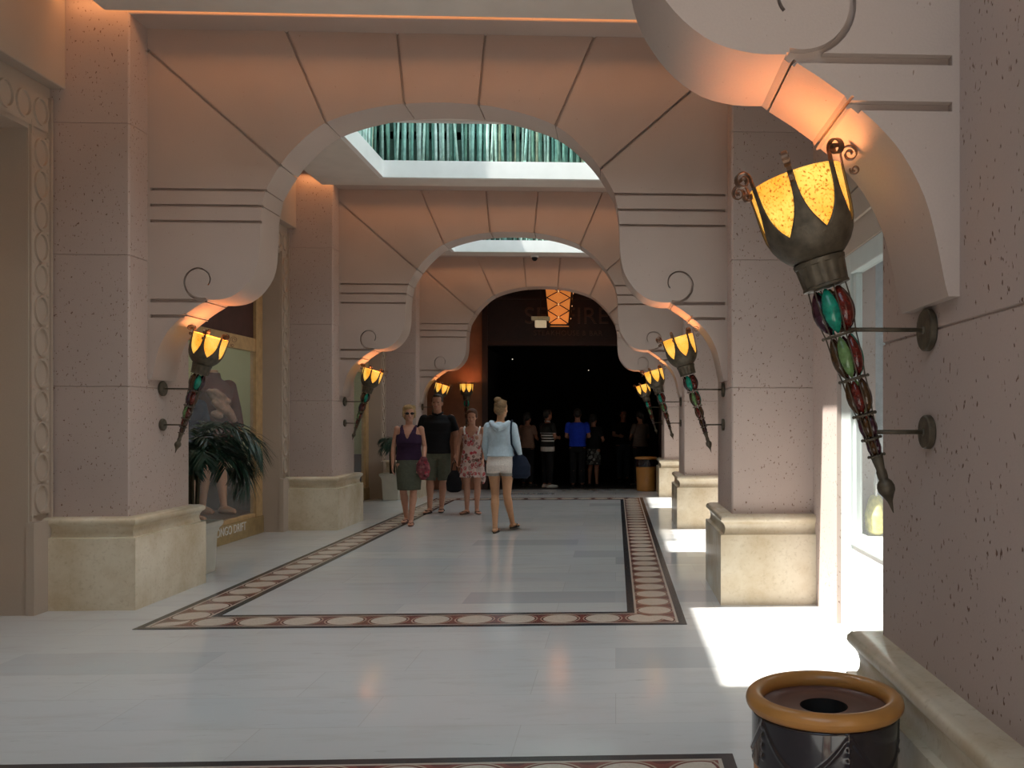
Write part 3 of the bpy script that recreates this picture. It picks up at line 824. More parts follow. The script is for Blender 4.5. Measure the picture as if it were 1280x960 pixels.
# two dots of light deep in the restaurant
for i, (x, z, lab) in enumerate(((-.75, 2.25, 'tiny white light glowing deep inside the dark restaurant, on the right'), (-2.85, 2.55, 'tiny white light glowing deep inside the dark restaurant, on the left'))):
    o = MB().ell((0, 0, 0), (.015, .015, .015), 8, 6).build('ceiling_light', emis('tiny lamp glow %d' % i, (1, .95, .8), 2), None); o.location = (x, 24, z+.6)
    MB().tube([(0, 0, 0), (0, 0, 5-z-.6)], .005, 4).build('cord', M_BLACK, o); tag(o, lab, 'light', 'pendant lights in the restaurant')

# ------------------------------------------------------------------ people
def skin(name, col): return simple(name, col, .55, 0, .06, 25)
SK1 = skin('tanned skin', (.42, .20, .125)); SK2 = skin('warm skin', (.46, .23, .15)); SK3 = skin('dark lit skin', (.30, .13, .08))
def cloth(name, c, var=.12, sc=30): return simple(name, c, .9, 0, var, sc, .15, .2)
M_EYE = simple('eye dark', (.03, .02, .02), .2, 0, 0); M_LIP = simple('lips', (.35, .09, .08), .5, 0, .05)
def remesh(mb, name, mat, parent, vox, sm=2):
    o = mb.build(name, mat, parent)
    r = o.modifiers.new('r', 'REMESH'); r.mode = 'VOXEL'; r.voxel_size = vox; r.use_smooth_shade = True
    s_ = o.modifiers.new('s', 'SMOOTH'); s_.factor = .5; s_.iterations = sm
    bake(o)
    if mat and not o.data.materials: o.data.materials.append(mat)
    return o
HEADR = [(0, -.046, 1.492, .024, .026), (0, -.036, 1.508, .044, .05), (0, -.022, 1.535, .056, .070), (0, -.008, 1.57, .066, .084), (0, 0, 1.61, .072, .092),
         (0, .004, 1.65, .074, .095), (0, .008, 1.68, .067, .086), (0, .010, 1.702, .045, .06), (0, .010, 1.712, .02, .028)]
def person(label, loc, rz, H, P, group=None, vox=.0065, sk=SK1, cat='person', name='person', head=True):
    """front of the figure is local -Y; measures are for a 1.715 m figure, then scaled"""
    k = H/1.715
    e = empty(name, loc, rz); tag(e, label, cat, group); e.scale = (k, k, k)
    b = MB(); fem = P.get('fem', True); bw = P.get('bulk', 1.0)
    sx = .155 if fem else .185
    yaw, pitch = P.get('yaw', 0), P.get('pitch', 0)
    def hd(p):
        v = Vector(p)-Vector((0, .01, 1.50)); v = Matrix.Rotation(yaw, 3, 'Z') @ (Matrix.Rotation(pitch, 3, 'X') @ v); return v+Vector((0, .01, 1.50))
    # torso
    hipw = .172 if fem else .158
    tr = [(0, .005, .80, hipw*.80, .085), (0, .010, .86, hipw, .108), (0, .008, .93, hipw*.97, .108), (0, 0, 1.02, .140*bw, .092), (0, -.002, 1.10, .130*bw if fem else .150*bw, .088*bw), (0, -.004, 1.20, .145*bw if fem else .165*bw, .100*bw),
          (0, -.002, 1.29, .155 if fem else .180, .102), (0, .004, 1.36, sx*.98, .085), (0, .010, 1.405, sx*.72, .062), (0, .012, 1.435, .072, .052)]
    tr = [(x, y, z, rx*(bw if z < 1.3 else 1)**.5, ry) for x, y, z, rx, ry in tr]
    b.loftz(tr, 28)
    if fem:
        for s_ in (-1, 1): b.ell((s_*.068, -.075, 1.245), (.058, .050, .052), 14, 10)
    b.tube([(0, .014, 1.40), (0, .008, 1.46), hd((0, 0, 1.53))], [.056, .050, .052] if fem else [.064, .058, .058], 14)
    if head:
        hb_ = MB().loftz(HEADR, 24)
        hb_.ell((0, -.094, 1.570), (.013, .018, .016), 10, 8); hb_.cap((0, -.078, 1.605), (0, -.098, 1.576), .008, .012, 8)     # nose
        hb_.ell((0, -.070, 1.505), (.022, .020, .014), 10, 8)                                                                        # chin
        hb_.cap((-.03, -.080, 1.622), (.03, -.080, 1.622), .010, .010, 8)                                                            # brow
        for s_ in (-1, 1): hb_.ell((s_*.075, .008, 1.59), (.010, .018, .030), 10, 8); hb_.ell((s_*.035, -.066, 1.575), (.022, .020, .020), 10, 8)
        hb_.v = [tuple(hd(p)) for p in hb_.v]; b.add(hb_.v, hb_.f)
    # arms: (elbow, wrist) per side, hand curl
    arms = P['arms']
    hands = MB()
    for s_, (el, wr, curl) in zip((-1, 1), arms):
        sh = Vector((s_*(sx+.012), .01, 1.375)); el = Vector(el); wr = Vector(wr)
        t_ = 1.0 if fem else 1.12
        b.ell(sh, (.048*t_, .046*t_, .05*t_), 14, 10)
        b.tube([sh, sh.lerp(el, .35), el], [.045*t_, .041*t_, .034*t_], 12); b.ell(el, (.034*t_,)*3, 12, 8)
        b.tube([el, el.lerp(wr, .3), wr], [.034*t_, .036*t_, .023*t_], 12)
        d = (wr-el).normalized(); n_ = Vector((-s_, 0, 0)); n_ = (n_-d*n_.dot(d)).normalized(); t2 = d.cross(n_).normalized()
        if t2.y > 0: t2 = -t2          # towards the thumb (front)
        pc = wr+d*.045
        m = []
        for q, (w, th) in enumerate(((.024, .019), (.034, .017), (.040, .015), (.038, .012))):
            c = wr+d*(-.01+.032*q); m.append([c+t2*w*math.cos(2*PI*j/12)+n_*th*math.sin(2*PI*j/12) for j in range(12)])
        b.rings(m)
        kn = wr+d*.085
        for off, ln_, r in ((.029, .070, .0088), (.010, .078, .009), (-.010, .073, .0088), (-.028, .058, .008)):
            p0 = kn+t2*off-d*.01; a1 = curl*.5; p1 = p0+(d*math.cos(a1)+n_*math.sin(a1)+t2*off*2)*ln_*.5
            a2 = curl*1.25; p2 = p1+(d*math.cos(a2)+n_*math.sin(a2))*ln_*.32; a3 = curl*1.9; p3 = p2+(d*math.cos(a3)+n_*math.sin(a3))*ln_*.26
            b.tube([p0, p1, p2, p3], [r*1.1, r, r*.92, r*.75], 8)
        q0 = wr+d*.022+t2*.024; q1 = q0+(d*.75+t2*.6+n_*.3).normalized()*.036; q2 = q1+(d*.95+t2*.15+n_*.3).normalized()*.03
        b.tube([q0, q1, q2], [.0125, .0105, .008], 8)
    # legs: (hip x, knee, ankle, toe direction)
    for s_, (kn, an, toe) in zip((-1, 1), P['legs']):
        hp = Vector((s_*.088, .008, .88)); kn = Vector(kn); an = Vector(an); toe = Vector(toe).normalized()
        q = 1 if fem else 1.05
        b.tube([hp, hp.lerp(kn, .35), hp.lerp(kn, .75), kn], [.090*q*bw, .083*q*bw, .060*q, .052*q], 16); b.ell(kn, (.052*q, .053*q, .058*q), 12, 8)
        back = Vector((0, .016, 0))
        b.tube([kn, kn.lerp(an, .28)+back, kn.lerp(an, .6)+back*.5, an], [.050*q, .056*q, .042*q, .032*q], 14)
        lift = an.z-.075
        heel = Vector((an.x, an.y, lift))-toe*.045; m = []
        sd_ = Vector((-toe.y, toe.x, 0))
        for f_, w, h_ in ((-.01, .022, .03), (.02, .032, .052), (.065, .034, .066), (.12, .037, .045), (.17, .043, .030), (.205, .042, .022), (.232, .030, .016)):
            c = heel+toe*f_+Vector((0, 0, h_*.5+.012)); m.append([c+sd_*w*math.cos(2*PI*j/12)+Vector((0, 0, h_*.5*math.sin(2*PI*j/12))) for j in range(12)])
        b.rings(m); b.ell((an.x, an.y, an.z), (.034, .036, .034), 12, 8)
        for q2_ in range(5):     # toes
            c = heel+toe*(.228-.008*q2_*q2_*.5)+sd_*(.026-.013*q2_)*(-s_)+Vector((0, 0, .022)); b.ell(c, (.0095, .0105, .009), 8, 6)
        # footwear
        f = MB(); so = []
        shoe = P.get('shoe', 'flipflop')
        if shoe == 'flipflop':
            for zz in (0, .014): so.append([heel+toe*(.105+.135*math.cos(2*PI*j/20))+sd_*(.036+.006*math.cos(2*PI*j/20))*math.sin(2*PI*j/20)+Vector((0, 0, zz-.002)) for j in range(20)])
            f.rings(so)
            tp = heel+toe*.185+Vector((0, 0, .042))
            for q_ in (-1, 1): f.tube([tp, heel+toe*.12+sd_*q_*.034+Vector((0, 0, .045)), heel+toe*.07+sd_*q_*.040+Vector((0, 0, .015))], .006, 6)
        else:
            for zz, g in ((-.002, 1), (.02, 1.03), (.045, .95), (.07, .62)): so.append([heel+toe*((.105 if zz < .06 else .06)+.135*g*(1 if zz < .06 else .6)*math.cos(2*PI*j/20))+sd_*.046*g*math.sin(2*PI*j/20)+Vector((0, 0, zz)) for j in range(20)])
            f.rings(so)
        f.build('sandal' if shoe == 'flipflop' else 'shoe', P.get('shoemat', M_BLACK), e, smooth=shoe != 'flipflop')
    remesh(b, 'body', sk, e, vox, 2)
    if head:
        for s_ in (-1, 1):
            if not P.get('shades'): MB().ell(hd((s_*.030, -.0845, 1.603)), (.012, .007, .007), 10, 6).build('eye', M_EYE, e, smooth=True)
        MB().ell(hd((0, -.0865, 1.543)), (.022, .008, .007), 12, 6).build('mouth', M_LIP, e, smooth=True)
        if P.get('shades'):
            g = MB()
            for s_ in (-1, 1): g.ell(hd((s_*.034, -.094, 1.603)), (.028, .008, .019), 12, 8); g.tube([hd((s_*.06, -.09, 1.608)), hd((s_*.078, -.04, 1.606)), hd((s_*.08, .01, 1.60))], .003, 5)
            g.build('sunglasses', M_BLACK, e, smooth=True)
    hair = P.get('hair')
    if hair:
        style, hm = hair; h = MB()
        if style == 'short':
            for q in range(9):
                pass
            h.ell(hd((0, .022, 1.655)), (.082, .092, .078), 22, 14); h.ell(hd((0, .045, 1.60)), (.076, .068, .075), 18, 12)
            h.ell(hd((0, -.052, 1.700)), (.052, .036, .026), 14, 8)
            for s_ in (-1, 1): h.ell(hd((s_*.066, .0, 1.635)), (.016, .045, .035), 10, 8)
        elif style == 'bob':
            h.ell(hd((0, .020, 1.650)), (.092, .102, .088), 22, 14); h.ell(hd((0, .045, 1.575)), (.086, .075, .085), 18, 12)
            for s_ in (-1, 1): h.ell(hd((s_*.076, -.005, 1.600)), (.022, .052, .060), 12, 8)
            h.ell(hd((-.02, -.066, 1.693)), (.062, .038, .028), 14, 8)
            for q in range(10):
                a = q*.63; h.ell(hd((.07*math.cos(a), .02+.07*math.sin(a), 1.69+.015*math.sin(q*2.3))), (.028, .028, .022), 8, 6)
        elif style == 'bun':
            h.ell(hd((0, .022, 1.650)), (.083, .096, .080), 22, 14); h.ell(hd((0, .048, 1.59)), (.074, .065, .075), 18, 12)
            h.ell(hd((.01, .075, 1.715)), (.050, .046, .040), 16, 10)
            h.ell(hd((0, -.055, 1.698)), (.050, .034, .024), 12, 8)
        elif style == 'pony':
            h.ell(hd((0, .020, 1.660)), (.086, .098, .076), 22, 14); [h.ell(hd((q_*.072, .0, 1.62)), (.018, .05, .05), 10, 8) for q_ in (-1, 1)]; h.ell(hd((0, .048, 1.60)), (.074, .064, .070), 18, 12)
            h.tube([hd((0, .11, 1.66)), hd((0, .15, 1.62)), hd((0, .15, 1.52)), hd((0, .13, 1.42))], [.02, .032, .028, .008], 10)
            h.ell(hd((0, -.050, 1.702)), (.048, .030, .020), 12, 8)
        remesh(h, 'hair', hm, e, .008, 2)
    return e, k, hd, tr
def garment_torso(tr, z0, z1, off, extra=None, flare=0):
    """closed loft following the torso between two heights"""
    def at(z):
        for a, c in zip(tr, tr[1:]):
            if a[2] <= z <= c[2]:
                t_ = (z-a[2])/(c[2]-a[2]); return [a[i]*(1-t_)+c[i]*t_ for i in range(5)]
        return list(tr[0] if z < tr[0][2] else tr[-1])
    n = 14; out = []
    for i in range(n+1):
        z = z0+(z1-z0)*i/n; r = at(z); f = flare*(1-i/n); out.append((r[0], r[1]-(.012 if 1.15 < z < 1.32 else 0), z, r[3]+off+f, r[4]+off+f*.8+(.016 if 1.15 < z < 1.32 else 0)))
    return out
def cut_away(o, pred):
    bm = bmesh.new(); bm.from_mesh(o.data); dl = [v for v in bm.verts if pred(v.co)]
    bmesh.ops.delete(bm, geom=dl, context='VERTS'); bm.to_mesh(o.data); bm.free()
def sleeve(mb, sh, el, t0_, t1_, r0, r1):
    sh = Vector(sh); el = Vector(el); a = sh.lerp(el, t0_); c = sh.lerp(el, t1_); mb.tube([a, a.lerp(c, .5), c], [r0, (r0+r1)/2, r1], 16)

# woman in purple tank top
PUR = cloth('purple tank cotton', (.034, .016, .040)); OLV = cloth('olive drill', (.085, .09, .065)); POLO = cloth('black pique', (.012, .012, .014)); KHA = cloth('grey green twill', (.11, .115, .085))
arms = [((-.225, .03, 1.11), (-.225, -.03, .86), .5), ((.215, .03, 1.12), (.225, -.10, .93), 1.1)]
P = dict(fem=True, bulk=1.12, yaw=.25, pitch=0, arms=arms, legs=[((-.075, -.03, .48), (-.055, .10, .095), (-.1, -1, 0)), ((.070, -.05, .48), (.045, -.10, .075), (.12, -1, 0))],
         hair=('bob', simple('sandy blonde hair', (.36, .24, .11), .7, 0, .3, 60, .4)), shades=True, shoemat=simple('maroon sandal', (.10, .02, .02), .5))
e, k, hd, tr = person('woman in a purple tank top and olive skirt walking at the left of the group', (-2.89, 12.22, 0), .06, 1.66, P, 'walking group', sk=SK2)
g = MB().loftz(garment_torso(tr, .93, 1.425, .014), 30)
for s_ in (-1, 1): g.tube([(s_*.085, -.085, 1.29), (s_*.10, -.05, 1.39), (s_*.10, .02, 1.425), (s_*.09, .07, 1.36), (s_*.08, .09, 1.28)], .019, 8)
o = remesh(g, 'tank_top', PUR, e, .008)
cut_away(o, lambda c: (c.y < .04 and c.z > 1.235 and abs(c.x) < (c.z-1.235)*.42) or (c.z > 1.30 and abs(c.x) > .118-.0*(c.z-1.30) and c.z > 1.30+.25*max(0, .16-abs(c.x))) or (c.y >= .02 and c.z > 1.37 and abs(c.x) < .06))
g = MB().loftz([(0, .0, .50, .165, .135), (0, .0, .60, .172, .138), (0, .005, .72, .182, .135), (0, .008, .84, .190, .128), (0, .006, .93, .178, .118), (0, .002, 1.0, .160, .106)], 30)
remesh(g, 'skirt', OLV, e, .009)
def flor(name, base, cols, sc):
    m, t, b = nt(name); v = N(t, 'ShaderNodeTexVoronoi'); v.inputs['Scale'].default_value = sc
    t.links.new(t.nodes.new('ShaderNodeTexCoord').outputs['Object'], v.inputs['Vector'])
    s_ = t.nodes.new('ShaderNodeSeparateColor'); t.links.new(v.outputs['Color'], s_.inputs[0])
    f = math_(t, 'LESS_THAN', v.outputs['Distance'], .55)
    c = ramp(t, s_.outputs[0], [(0, cols[0]), (.35, cols[1]), (.6, cols[2]), (1, base)])
    n1 = noise(t, sc*3, 2); c = mix(t, math_(t, 'GREATER_THAN', n1, .60), c, base)
    t.links.new(mix(t, f, base, c), b.inputs['Base Color']); b.inputs['Roughness'].default_value = .9
    return m
SCARF = flor('pink and red printed fabric', (.16, .035, .045), [(.30, .02, .04), (.24, .09, .09), (.04, .012, .016)], 26)
sc = empty('folded_scarf', (-2.89+.235*k, 12.22-.14, .80)); tag(sc, 'crumpled red and pink printed scarf held by the woman in the purple tank top', 'scarf')
g = MB().loftz([(0, 0, -.17, .03, .03), (.01, 0, -.12, .07, .045), (0, 0, -.03, .10, .055), (-.005, 0, .06, .085, .05), (0, 0, .12, .045, .04), (0, .02, .155, .03, .04)], 20)
for q in range(7): g.ell((.05*math.cos(q*2), -.035, -.10+.035*q), (.028, .022, .034), 8, 6)
remesh(g, 'scarf_folds', SCARF, sc, .008)

# man in black polo
arms = [((-.275, .03, 1.10), (-.265, -.02, .85), .6), ((.275, .03, 1.10), (.27, -.02, .86), .6)]
P = dict(fem=False, bulk=1.04, yaw=-.05, arms=arms, legs=[((-.10, -.03, .49), (-.095, -.07, .075), (-.25, -1, 0)), ((.085, .0, .49), (.05, .06, .080), (.1, -1, 0))],
         hair=('short', simple('dark brown hair', (.035, .02, .012), .7, 0, .3, 60, .4)), shoemat=M_BLACK)
e, k, hd, tr = person('tall man in a black polo shirt and grey-green shorts', (-2.82, 13.80, 0), .03, 1.86, P, 'walking group', sk=SK2)
g = MB().loftz(garment_torso(tr, .86, 1.425, .022, flare=.01), 30)
for s_, a in zip((-1, 1), arms): g.ell((s_*.190, .01, 1.370), (.066, .066, .060), 14, 10); sleeve(g, (s_*.198, .01, 1.36), a[0], 0, .66, .064, .066)
remesh(g, 'polo_shirt', POLO, e, .009)
cl = MB().tube([(.0, -.065, 1.425), (-.06, -.035, 1.440), (-.072, .02, 1.455), (0, .07, 1.46), (.072, .02, 1.455), (.06, -.035, 1.440), (0, -.065, 1.415)], .016, 8); cl.build('collar', POLO, e, smooth=True)
tx = MB().box(-.002, .07, -.137, -.130, 1.262, 1.268).box(.01, .055, -.137, -.130, 1.251, 1.257); tx.build('chest_print', simple('grey print', (.4, .4, .4), .7), e)
g = MB().loftz([(0, .008, .78, .172, .112), (0, .010, .86, .182, .122), (0, .008, .95, .176, .120)], 28)
for s_, kx, ky in ((-1, -.10, -.03), (1, .085, 0)): g.tube([(s_*.09, .008, .86), (s_*.095+(kx-s_*.09)*.4, .0+ky*.4, .68), (kx+s_*.01, ky, .47)], [.102, .098, .092], 20)
remesh(g, 'shorts', KHA, e, .009)

# woman in floral dress
FL = flor('red and cream floral cotton', (.58, .44, .40), [(.40, .035, .05), (.50, .12, .12), (.12, .05, .04)], 17)
arms = [((-.235, .03, 1.12), (-.24, -.04, .87), 1.2), ((.21, .02, 1.12), (.19, -.08, .90), .5)]
P = dict(fem=True, bulk=1.1, yaw=.02, pitch=.22, arms=arms, legs=[((-.085, -.01, .48), (-.085, .0, .075), (-.45, -1, 0)), ((.085, -.01, .48), (.075, .0, .075), (.45, -1, 0))],
         hair=('pony', simple('auburn brown hair', (.09, .035, .018), .7, 0, .3, 60, .4)), shoemat=simple('brown sandal', (.12, .06, .04), .5))
e, k, hd, tr = person('woman in a short red and cream floral dress beside the man in black', (-2.24, 13.60, 0), 0, 1.63, P, 'walking group', sk=SK2)
g = MB().loftz([(0, 0, .60, .205, .165), (0, 0, .68, .200, .158), (0, .005, .80, .198, .145), (0, .006, .92, .182, .128), (0, 0, 1.04, .158, .108), (0, -.004, 1.14, .152, .112), (0, -.008, 1.24, .168, .128), (0, -.004, 1.315, .166, .112), (0, .004, 1.37, .14, .09)], 30)
for j in range(10):
    a = 2*PI*j/10; g.tube([(.17*math.cos(a), .13*math.sin(a), .80), (.205*math.cos(a), .165*math.sin(a), .60)], [.012, .03], 8)
g.ell((.17, .03, .60), (.05, .06, .12), 12, 8)
o = remesh(g, 'floral_dress', FL, e, .009)
cut_away(o, lambda c: (c.y < .03 and c.z > 1.25 and abs(c.x) < (c.z-1.25)*.75) or (c.z > 1.31 and abs(c.x) > .13))
st = MB()
for s_ in (-1, 1): st.tube([(s_*.105, -.095, 1.30), (s_*.125, -.045, 1.395), (s_*.125, .02, 1.425), (s_*.11, .08, 1.34)], .015, 8)
st.build('white_strap', simple('white cotton', (.75, .74, .72), .8), e, smooth=True)
bg = empty('handbag', (-2.24-.28*k, 13.52, .34)); tag(bg, 'black cloth bag hanging from the hand of the woman in the floral dress', 'bag')
g = MB().loftz([(0, 0, 0, .06, .03), (0, 0, .03, .115, .055), (0, 0, .14, .125, .06), (0, 0, .26, .095, .05), (.01, 0, .34, .05, .03)], 24)
remesh(g, 'bag_body', cloth('black bag cloth', (.010, .010, .012)), bg, .009)
MB().tube([(-.04, 0, .33), (-.02, .0, .44), (.01, 0, .50), (.04, 0, .44), (.045, 0, .33)], .008, 6).build('strap', M_BLACK, bg, smooth=True)

# girl in light blue hoodie walking away
arms = [((-.22, .02, 1.12), (-.235, -.05, .88), .6), ((.25, .04, 1.11), (.285, -.02, .86), .5)]
arms = [((-.225, .03, 1.11), (-.262, -.03, .87), .5), ((.205, -.02, 1.12), (.195, -.12, .92), .6)]
P = dict(fem=True, bulk=.95, yaw=-.35, pitch=.05, arms=arms, legs=[((-.082, .0, .48), (-.115, -.22, .10), (-.28, -1, 0)), ((.075, -.02, .48), (.055, .10, .075), (0, -1, 0))],
         hair=('bun', simple('dark blonde hair', (.20, .12, .055), .65, 0, .4, 70, .5)), shoemat=M_BLACK)
e, k, hd, tr = person('girl in a light blue hoodie and cream shorts walking away from the camera', (-1.50, 11.35, 0), PI-.05, 1.72, P, 'walking group', sk=skin('golden skin', (.52, .27, .14)))
HOOD = cloth('pale blue fleece', (.50, .62, .70), .08)
g = MB().loftz(garment_torso(tr, .985, 1.42, .026, flare=.016), 30)
for s_, a in zip((-1, 1), arms):
    g.ell((s_*.158, .01, 1.37), (.060, .062, .058), 14, 10); sleeve(g, (s_*.160, .01, 1.370), a[0], 0, 1, .060, .047); g.ell(a[0], (.047,)*3, 12, 8); sleeve(g, a[0], a[1], 0, .90, .047, .036)
for s_ in (-1, 1):
    for q in range(3): pass
remesh(g, 'hoodie', HOOD, e, .008)
g = MB()    # the hood lying down the back
g.tube([(-.10, -.02, 1.43), (-.115, .055, 1.425), (-.07, .105, 1.385), (0, .125, 1.345), (.07, .105, 1.385), (.115, .055, 1.425), (.10, -.02, 1.43)], [.020, .032, .038, .044, .038, .032, .020], 12)
g.ell((0, .105, 1.375), (.085, .03, .06), 14, 10)
remesh(g, 'hood', HOOD, e, .008)
g = MB().loftz([(0, .006, .80, .185, .122), (0, .008, .87, .188, .128), (0, .006, .94, .175, .118), (0, .004, 1.0, .165, .108)], 28)
for s_ in (-1, 1): g.tube([(s_*.088, .008, .86), (s_*.092, -.004, .80), (s_*.094, -.008, .755)], [.098, .098, .096], 20)
remesh(g, 'shorts', cloth('cream lace', (.78, .70, .64), .15, 90), e, .008)
tm_ = MB()
for s_ in (-1, 1): tm_.tube([(s_*.094, -.008, .772), (s_*.094, -.010, .735)], [.101, .101], 24)
tm_.tube([(0, .006, .955), (0, .006, .985)], .001, 4)
tm_.build('shorts_hem', cloth('grey knit', (.32, .30, .27)), e, smooth=False)
bg = empty('shoulder_bag', (-1.50+.235*k, 11.33, 0)); tag(bg, 'navy shoulder bag worn by the girl in the light blue hoodie', 'bag')
NAVY = cloth('navy canvas', (.012, .018, .035))
g = MB().loftz([(.02, 0, .70, .09, .055), (.02, 0, .74, .135, .08), (.02, 0, .86, .135, .08), (.005, 0, .97, .095, .06), (0, 0, 1.01, .05, .035)], 24)
remesh(g, 'bag_body', NAVY, bg, .009)
MB().tube([(-.015, -.05, 1.0), (-.075, -.135, 1.15), (-.085, -.145, 1.30), (-.085, -.10, 1.425), (-.085, .0, 1.455), (-.08, .09, 1.38), (-.07, .13, 1.2), (-.02, .08, 1.0)], .012, 8).build('strap', NAVY, bg, smooth=True)

# people queueing in the dark entrance
def stripes(name, a, c, z0, z1, per, duty):
    m, t, b = nt(name); sp = t.nodes.new('ShaderNodeSeparateXYZ'); t.links.new(t.nodes.new('ShaderNodeTexCoord').outputs['Object'], sp.inputs[0])
    z = sp.outputs[2]; w = math_(t, 'LESS_THAN', math_(t, 'MODULO', z, per), per*duty)
    inz = math_(t, 'MULTIPLY', math_(t, 'GREATER_THAN', z, z0), math_(t, 'LESS_THAN', z, z1))
    t.links.new(mix(t, math_(t, 'MULTIPLY', w, inz), a, c), b.inputs['Base Color']); b.inputs['Roughness'].default_value = .9; return m
HB = simple('black hair', (.012, .008, .006), .7, 0, .3, 60, .4)
def queue(label, x, y, rz, H, top, bottom, fem, extra=None, long=False, skirt=False, shoemat=M_BLACK, el=None, sleeve_t=.7):
    arms = el or [((-.25, -.02, 1.12), (-.17, -.17, 1.10), .8), ((.25, -.02, 1.12), (.17, -.17, 1.08), .8)]
    P = dict(fem=fem, bulk=1.02, arms=arms, legs=[((-.09, 0, .48), (-.10, .02, .075), (-.2, -1, 0)), ((.09, 0, .48), (.10, .02, .075), (.2, -1, 0))], hair=('short' if not fem else 'pony', HB), shoe='shoe', shoemat=shoemat)
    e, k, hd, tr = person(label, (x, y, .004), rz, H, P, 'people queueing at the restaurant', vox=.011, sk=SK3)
    sx = .167 if fem else .197
    g = MB().loftz(garment_torso(tr, .90, 1.425, .024, flare=.012), 26)
    for s_, a in zip((-1, 1), arms): g.ell((s_*sx, .01, 1.375), (.066, .064, .06), 12, 8); sleeve(g, (s_*sx, .01, 1.375), a[0], 0, sleeve_t, .066, .056)
    remesh(g, 'shirt', top, e, .011)
    if skirt:
        g = MB().loftz([(0, 0, .52, .19, .15), (0, .005, .75, .185, .14), (0, .006, .95, .165, .115)], 26)
    else:
        g = MB().loftz([(0, .008, .78, .170, .112), (0, .010, .86, .178, .120), (0, .008, .93, .172, .116)], 24)
        for s_ in (-1, 1): g.tube([(s_*.09, .008, .86), (s_*.092, .0, .48), (s_*.10, .02, .10 if long else .46)], [.098, .076, .066 if long else .088], 16)
    remesh(g, 'skirt' if skirt else 'trousers', bottom, e, .011)
    return e, k
DK = cloth('black cotton', (.010, .010, .011)); TAN = cloth('tan cotton', (.20, .12, .09)); BLUE = cloth('royal blue cotton', (.012, .04, .42)); BEI = cloth('beige cotton', (.13, .10, .085))
def Xof(px, y): return (px-769.6)/1080*y*.998
queue('shadowy woman in a tan top at the left of the queue', Xof(660, 19.2), 19.2, 2.6, 1.62, TAN, DK, True, long=True)
STR = stripes('black shirt with white stripes', (.008, .008, .008), (.6, .6, .58), 1.02, 1.21, .06, .42)
e, k = queue('person in a black shirt with white stripes over a white hem in the queue', Xof(685, 18.85), 18.85, PI-.9, 1.68, STR, DK, False, long=True, shoemat=simple('white trainer', (.55, .55, .52), .6))
g = MB().loftz([(0, .006, .80, .192, .138), (0, .006, .88, .190, .138), (0, .004, .945, .186, .134)], 26); remesh(g, 'shirt_tail', cloth('white shirt tail', (.55, .52, .48)), e, .011)
MB().tube([(0, -.055, 1.432), (-.06, -.02, 1.455), (-.05, .05, 1.47), (.05, .05, 1.47), (.06, -.02, 1.455), (0, -.055, 1.432)], .011, 8).build('collar', simple('white collar', (.6, .6, .58), .8), e, smooth=True)
e, k = queue('broad man in a royal blue shirt seen from behind in the queue', Xof(722, 18.8), 18.8, PI, 1.70, BLUE, DK, False, long=True)
queue('woman in a dark top and patterned skirt right of the man in blue', Xof(742, 19.1), 19.1, PI-.5, 1.58, DK, flor('black and cream print', (.02, .02, .02), [(.4, .4, .36), (.02, .02, .02), (.3, .3, .28)], 14), True, skirt=True)
queue('shadowy person in dark clothes with pale jeans further inside the entrance', Xof(779, 20.6), 20.6, .3, 1.70, DK, cloth('dark denim', (.03, .04, .055)), False, long=True)
queue('shadowy person in a beige top behind the farther litter bin', Xof(800, 19.3), 19.3, PI+.6, 1.66, BEI, DK, True, long=True)

# ------------------------------------------------------------------ shop mannequins
MSK = simple('mannequin skin', (.52, .26, .14), .4, 0, .05, 10)
def mannequin(label, loc, rz, H, topm, topname, hood, legs_low=True):
    arms = [((-.24, .02, 1.12), (-.20, -.12, .95), .4), ((.24, .02, 1.12), (.22, -.10, .92), .4)]
    P = dict(fem=True, bulk=.9, arms=arms, legs=[((-.075, -.01, .50), (-.075, .06, .14), (0, -1, 0)), ((.075, -.03, .50), (.07, -.08, .14), (.1, -1, 0))], shoemat=simple('tan heel shoe', (.35, .16, .08), .35), shoe='shoe')
    e, k, hd, tr = person(label, loc, rz, H, P, 'shop window mannequins', vox=.009, sk=MSK, cat='mannequin', name='mannequin', head=not hood)
    g = MB().loftz(garment_torso(tr, .60, 1.43, .03, flare=.04), 28)
    for s_, a in zip((-1, 1), arms): g.ell((s_*.167, .01, 1.375), (.075, .07, .06), 12, 8); sleeve(g, (s_*.167, .01, 1.375), a[0], 0, 1, .075, .066); sleeve(g, a[0], a[1], 0, .9, .066, .055)
    if hood:
        g.loftz([(0, .01, 1.36, .13, .09), (0, .01, 1.45, .085, .07), (0, .01, 1.50, .075, .06)], 20)
    remesh(g, topname, topm, e, .01)
    return e
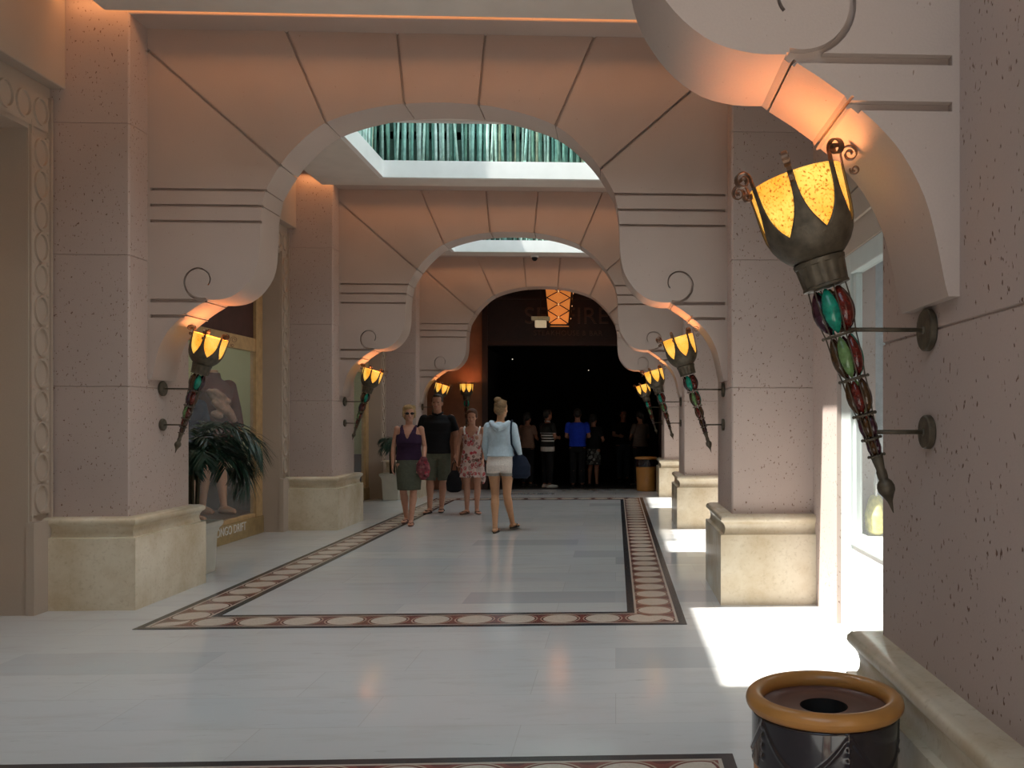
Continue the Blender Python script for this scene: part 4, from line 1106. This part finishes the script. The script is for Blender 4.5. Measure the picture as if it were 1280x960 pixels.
M1 = mannequin('headless mannequin in a mauve wrap jacket inside the shop window behind the palm', (-5.05, 11.05, .215), .9, 2.10, cloth('mauve wool', (.11, .026, .018), .2, 8), 'wrap_jacket', True)
g = MB()
for q in range(6): g.tube([(-.12+.03*q, -.13, 1.32-.02*q), (-.02+.02*q, -.16-.006*q, 1.18-.02*q), (.10+.01*q, -.15, 1.05-.01*q)], [.03, .045, .03], 10)
for q in range(12): g.ell((-.06+.028*(q % 5), -.16-.01*(q % 3), 1.30-.022*q), (.05, .04, .035), 8, 6)
remesh(g, 'metallic_scarf', simple('crinkled copper fabric', (.40, .24, .17), .3, .5, .3, 30, .6), M1, .009)
M2 = mannequin('mannequin in a dark navy dress inside the shop window behind the nearest left torch', (-5.05, 10.35, .215), .9, 1.78, cloth('navy satin', (.006, .009, .035)), 'navy_dress', True)
bn = empty('upholstered_bench', (-6.2, 10.9, .215)); tag(bn, 'low grey upholstered bench inside the left shop window', 'bench')
MB().box(-.30, .30, -.9, .7, .22, .45).build('seat', simple('grey leather', (.16, .16, .17), .4), bn, bevel=.04)
MB().box(-.30, -.18, -.9, .7, .30, .82).build('backrest', simple('grey leather', (.16, .16, .17), .4), bn, bevel=.04)
for x in (-.24, .24):
    for y in (-.8, .6): MB().tube([(x, y, 0), (x, y, .23)], .02, 8).build('leg', M_BRONZE, bn, smooth=True)
# yellow beach bag in the right-hand window
yb_ = empty('beach_bag', (1.81, 5.955, .66), 1.35); tag(yb_, 'small yellow rounded bag on the sunlit sill of the nearest right window', 'bag')
M_YEL = simple('lemon yellow straw', (.78, .70, .22), .8, 0, .2, 30)
remesh(MB().loftz([(0, 0, 0, .08, .05), (0, 0, .03, .14, .07), (0, 0, .14, .15, .075), (0, 0, .24, .10, .05), (0, 0, .27, .07, .035)], 24), 'bag_body', M_YEL, yb_, .008)
MB().tube([(-.06, 0, .25), (-.06, 0, .36), (0, 0, .42), (.06, 0, .36), (.06, 0, .25)], .008, 6).build('handle', M_WHITE, yb_, smooth=True)
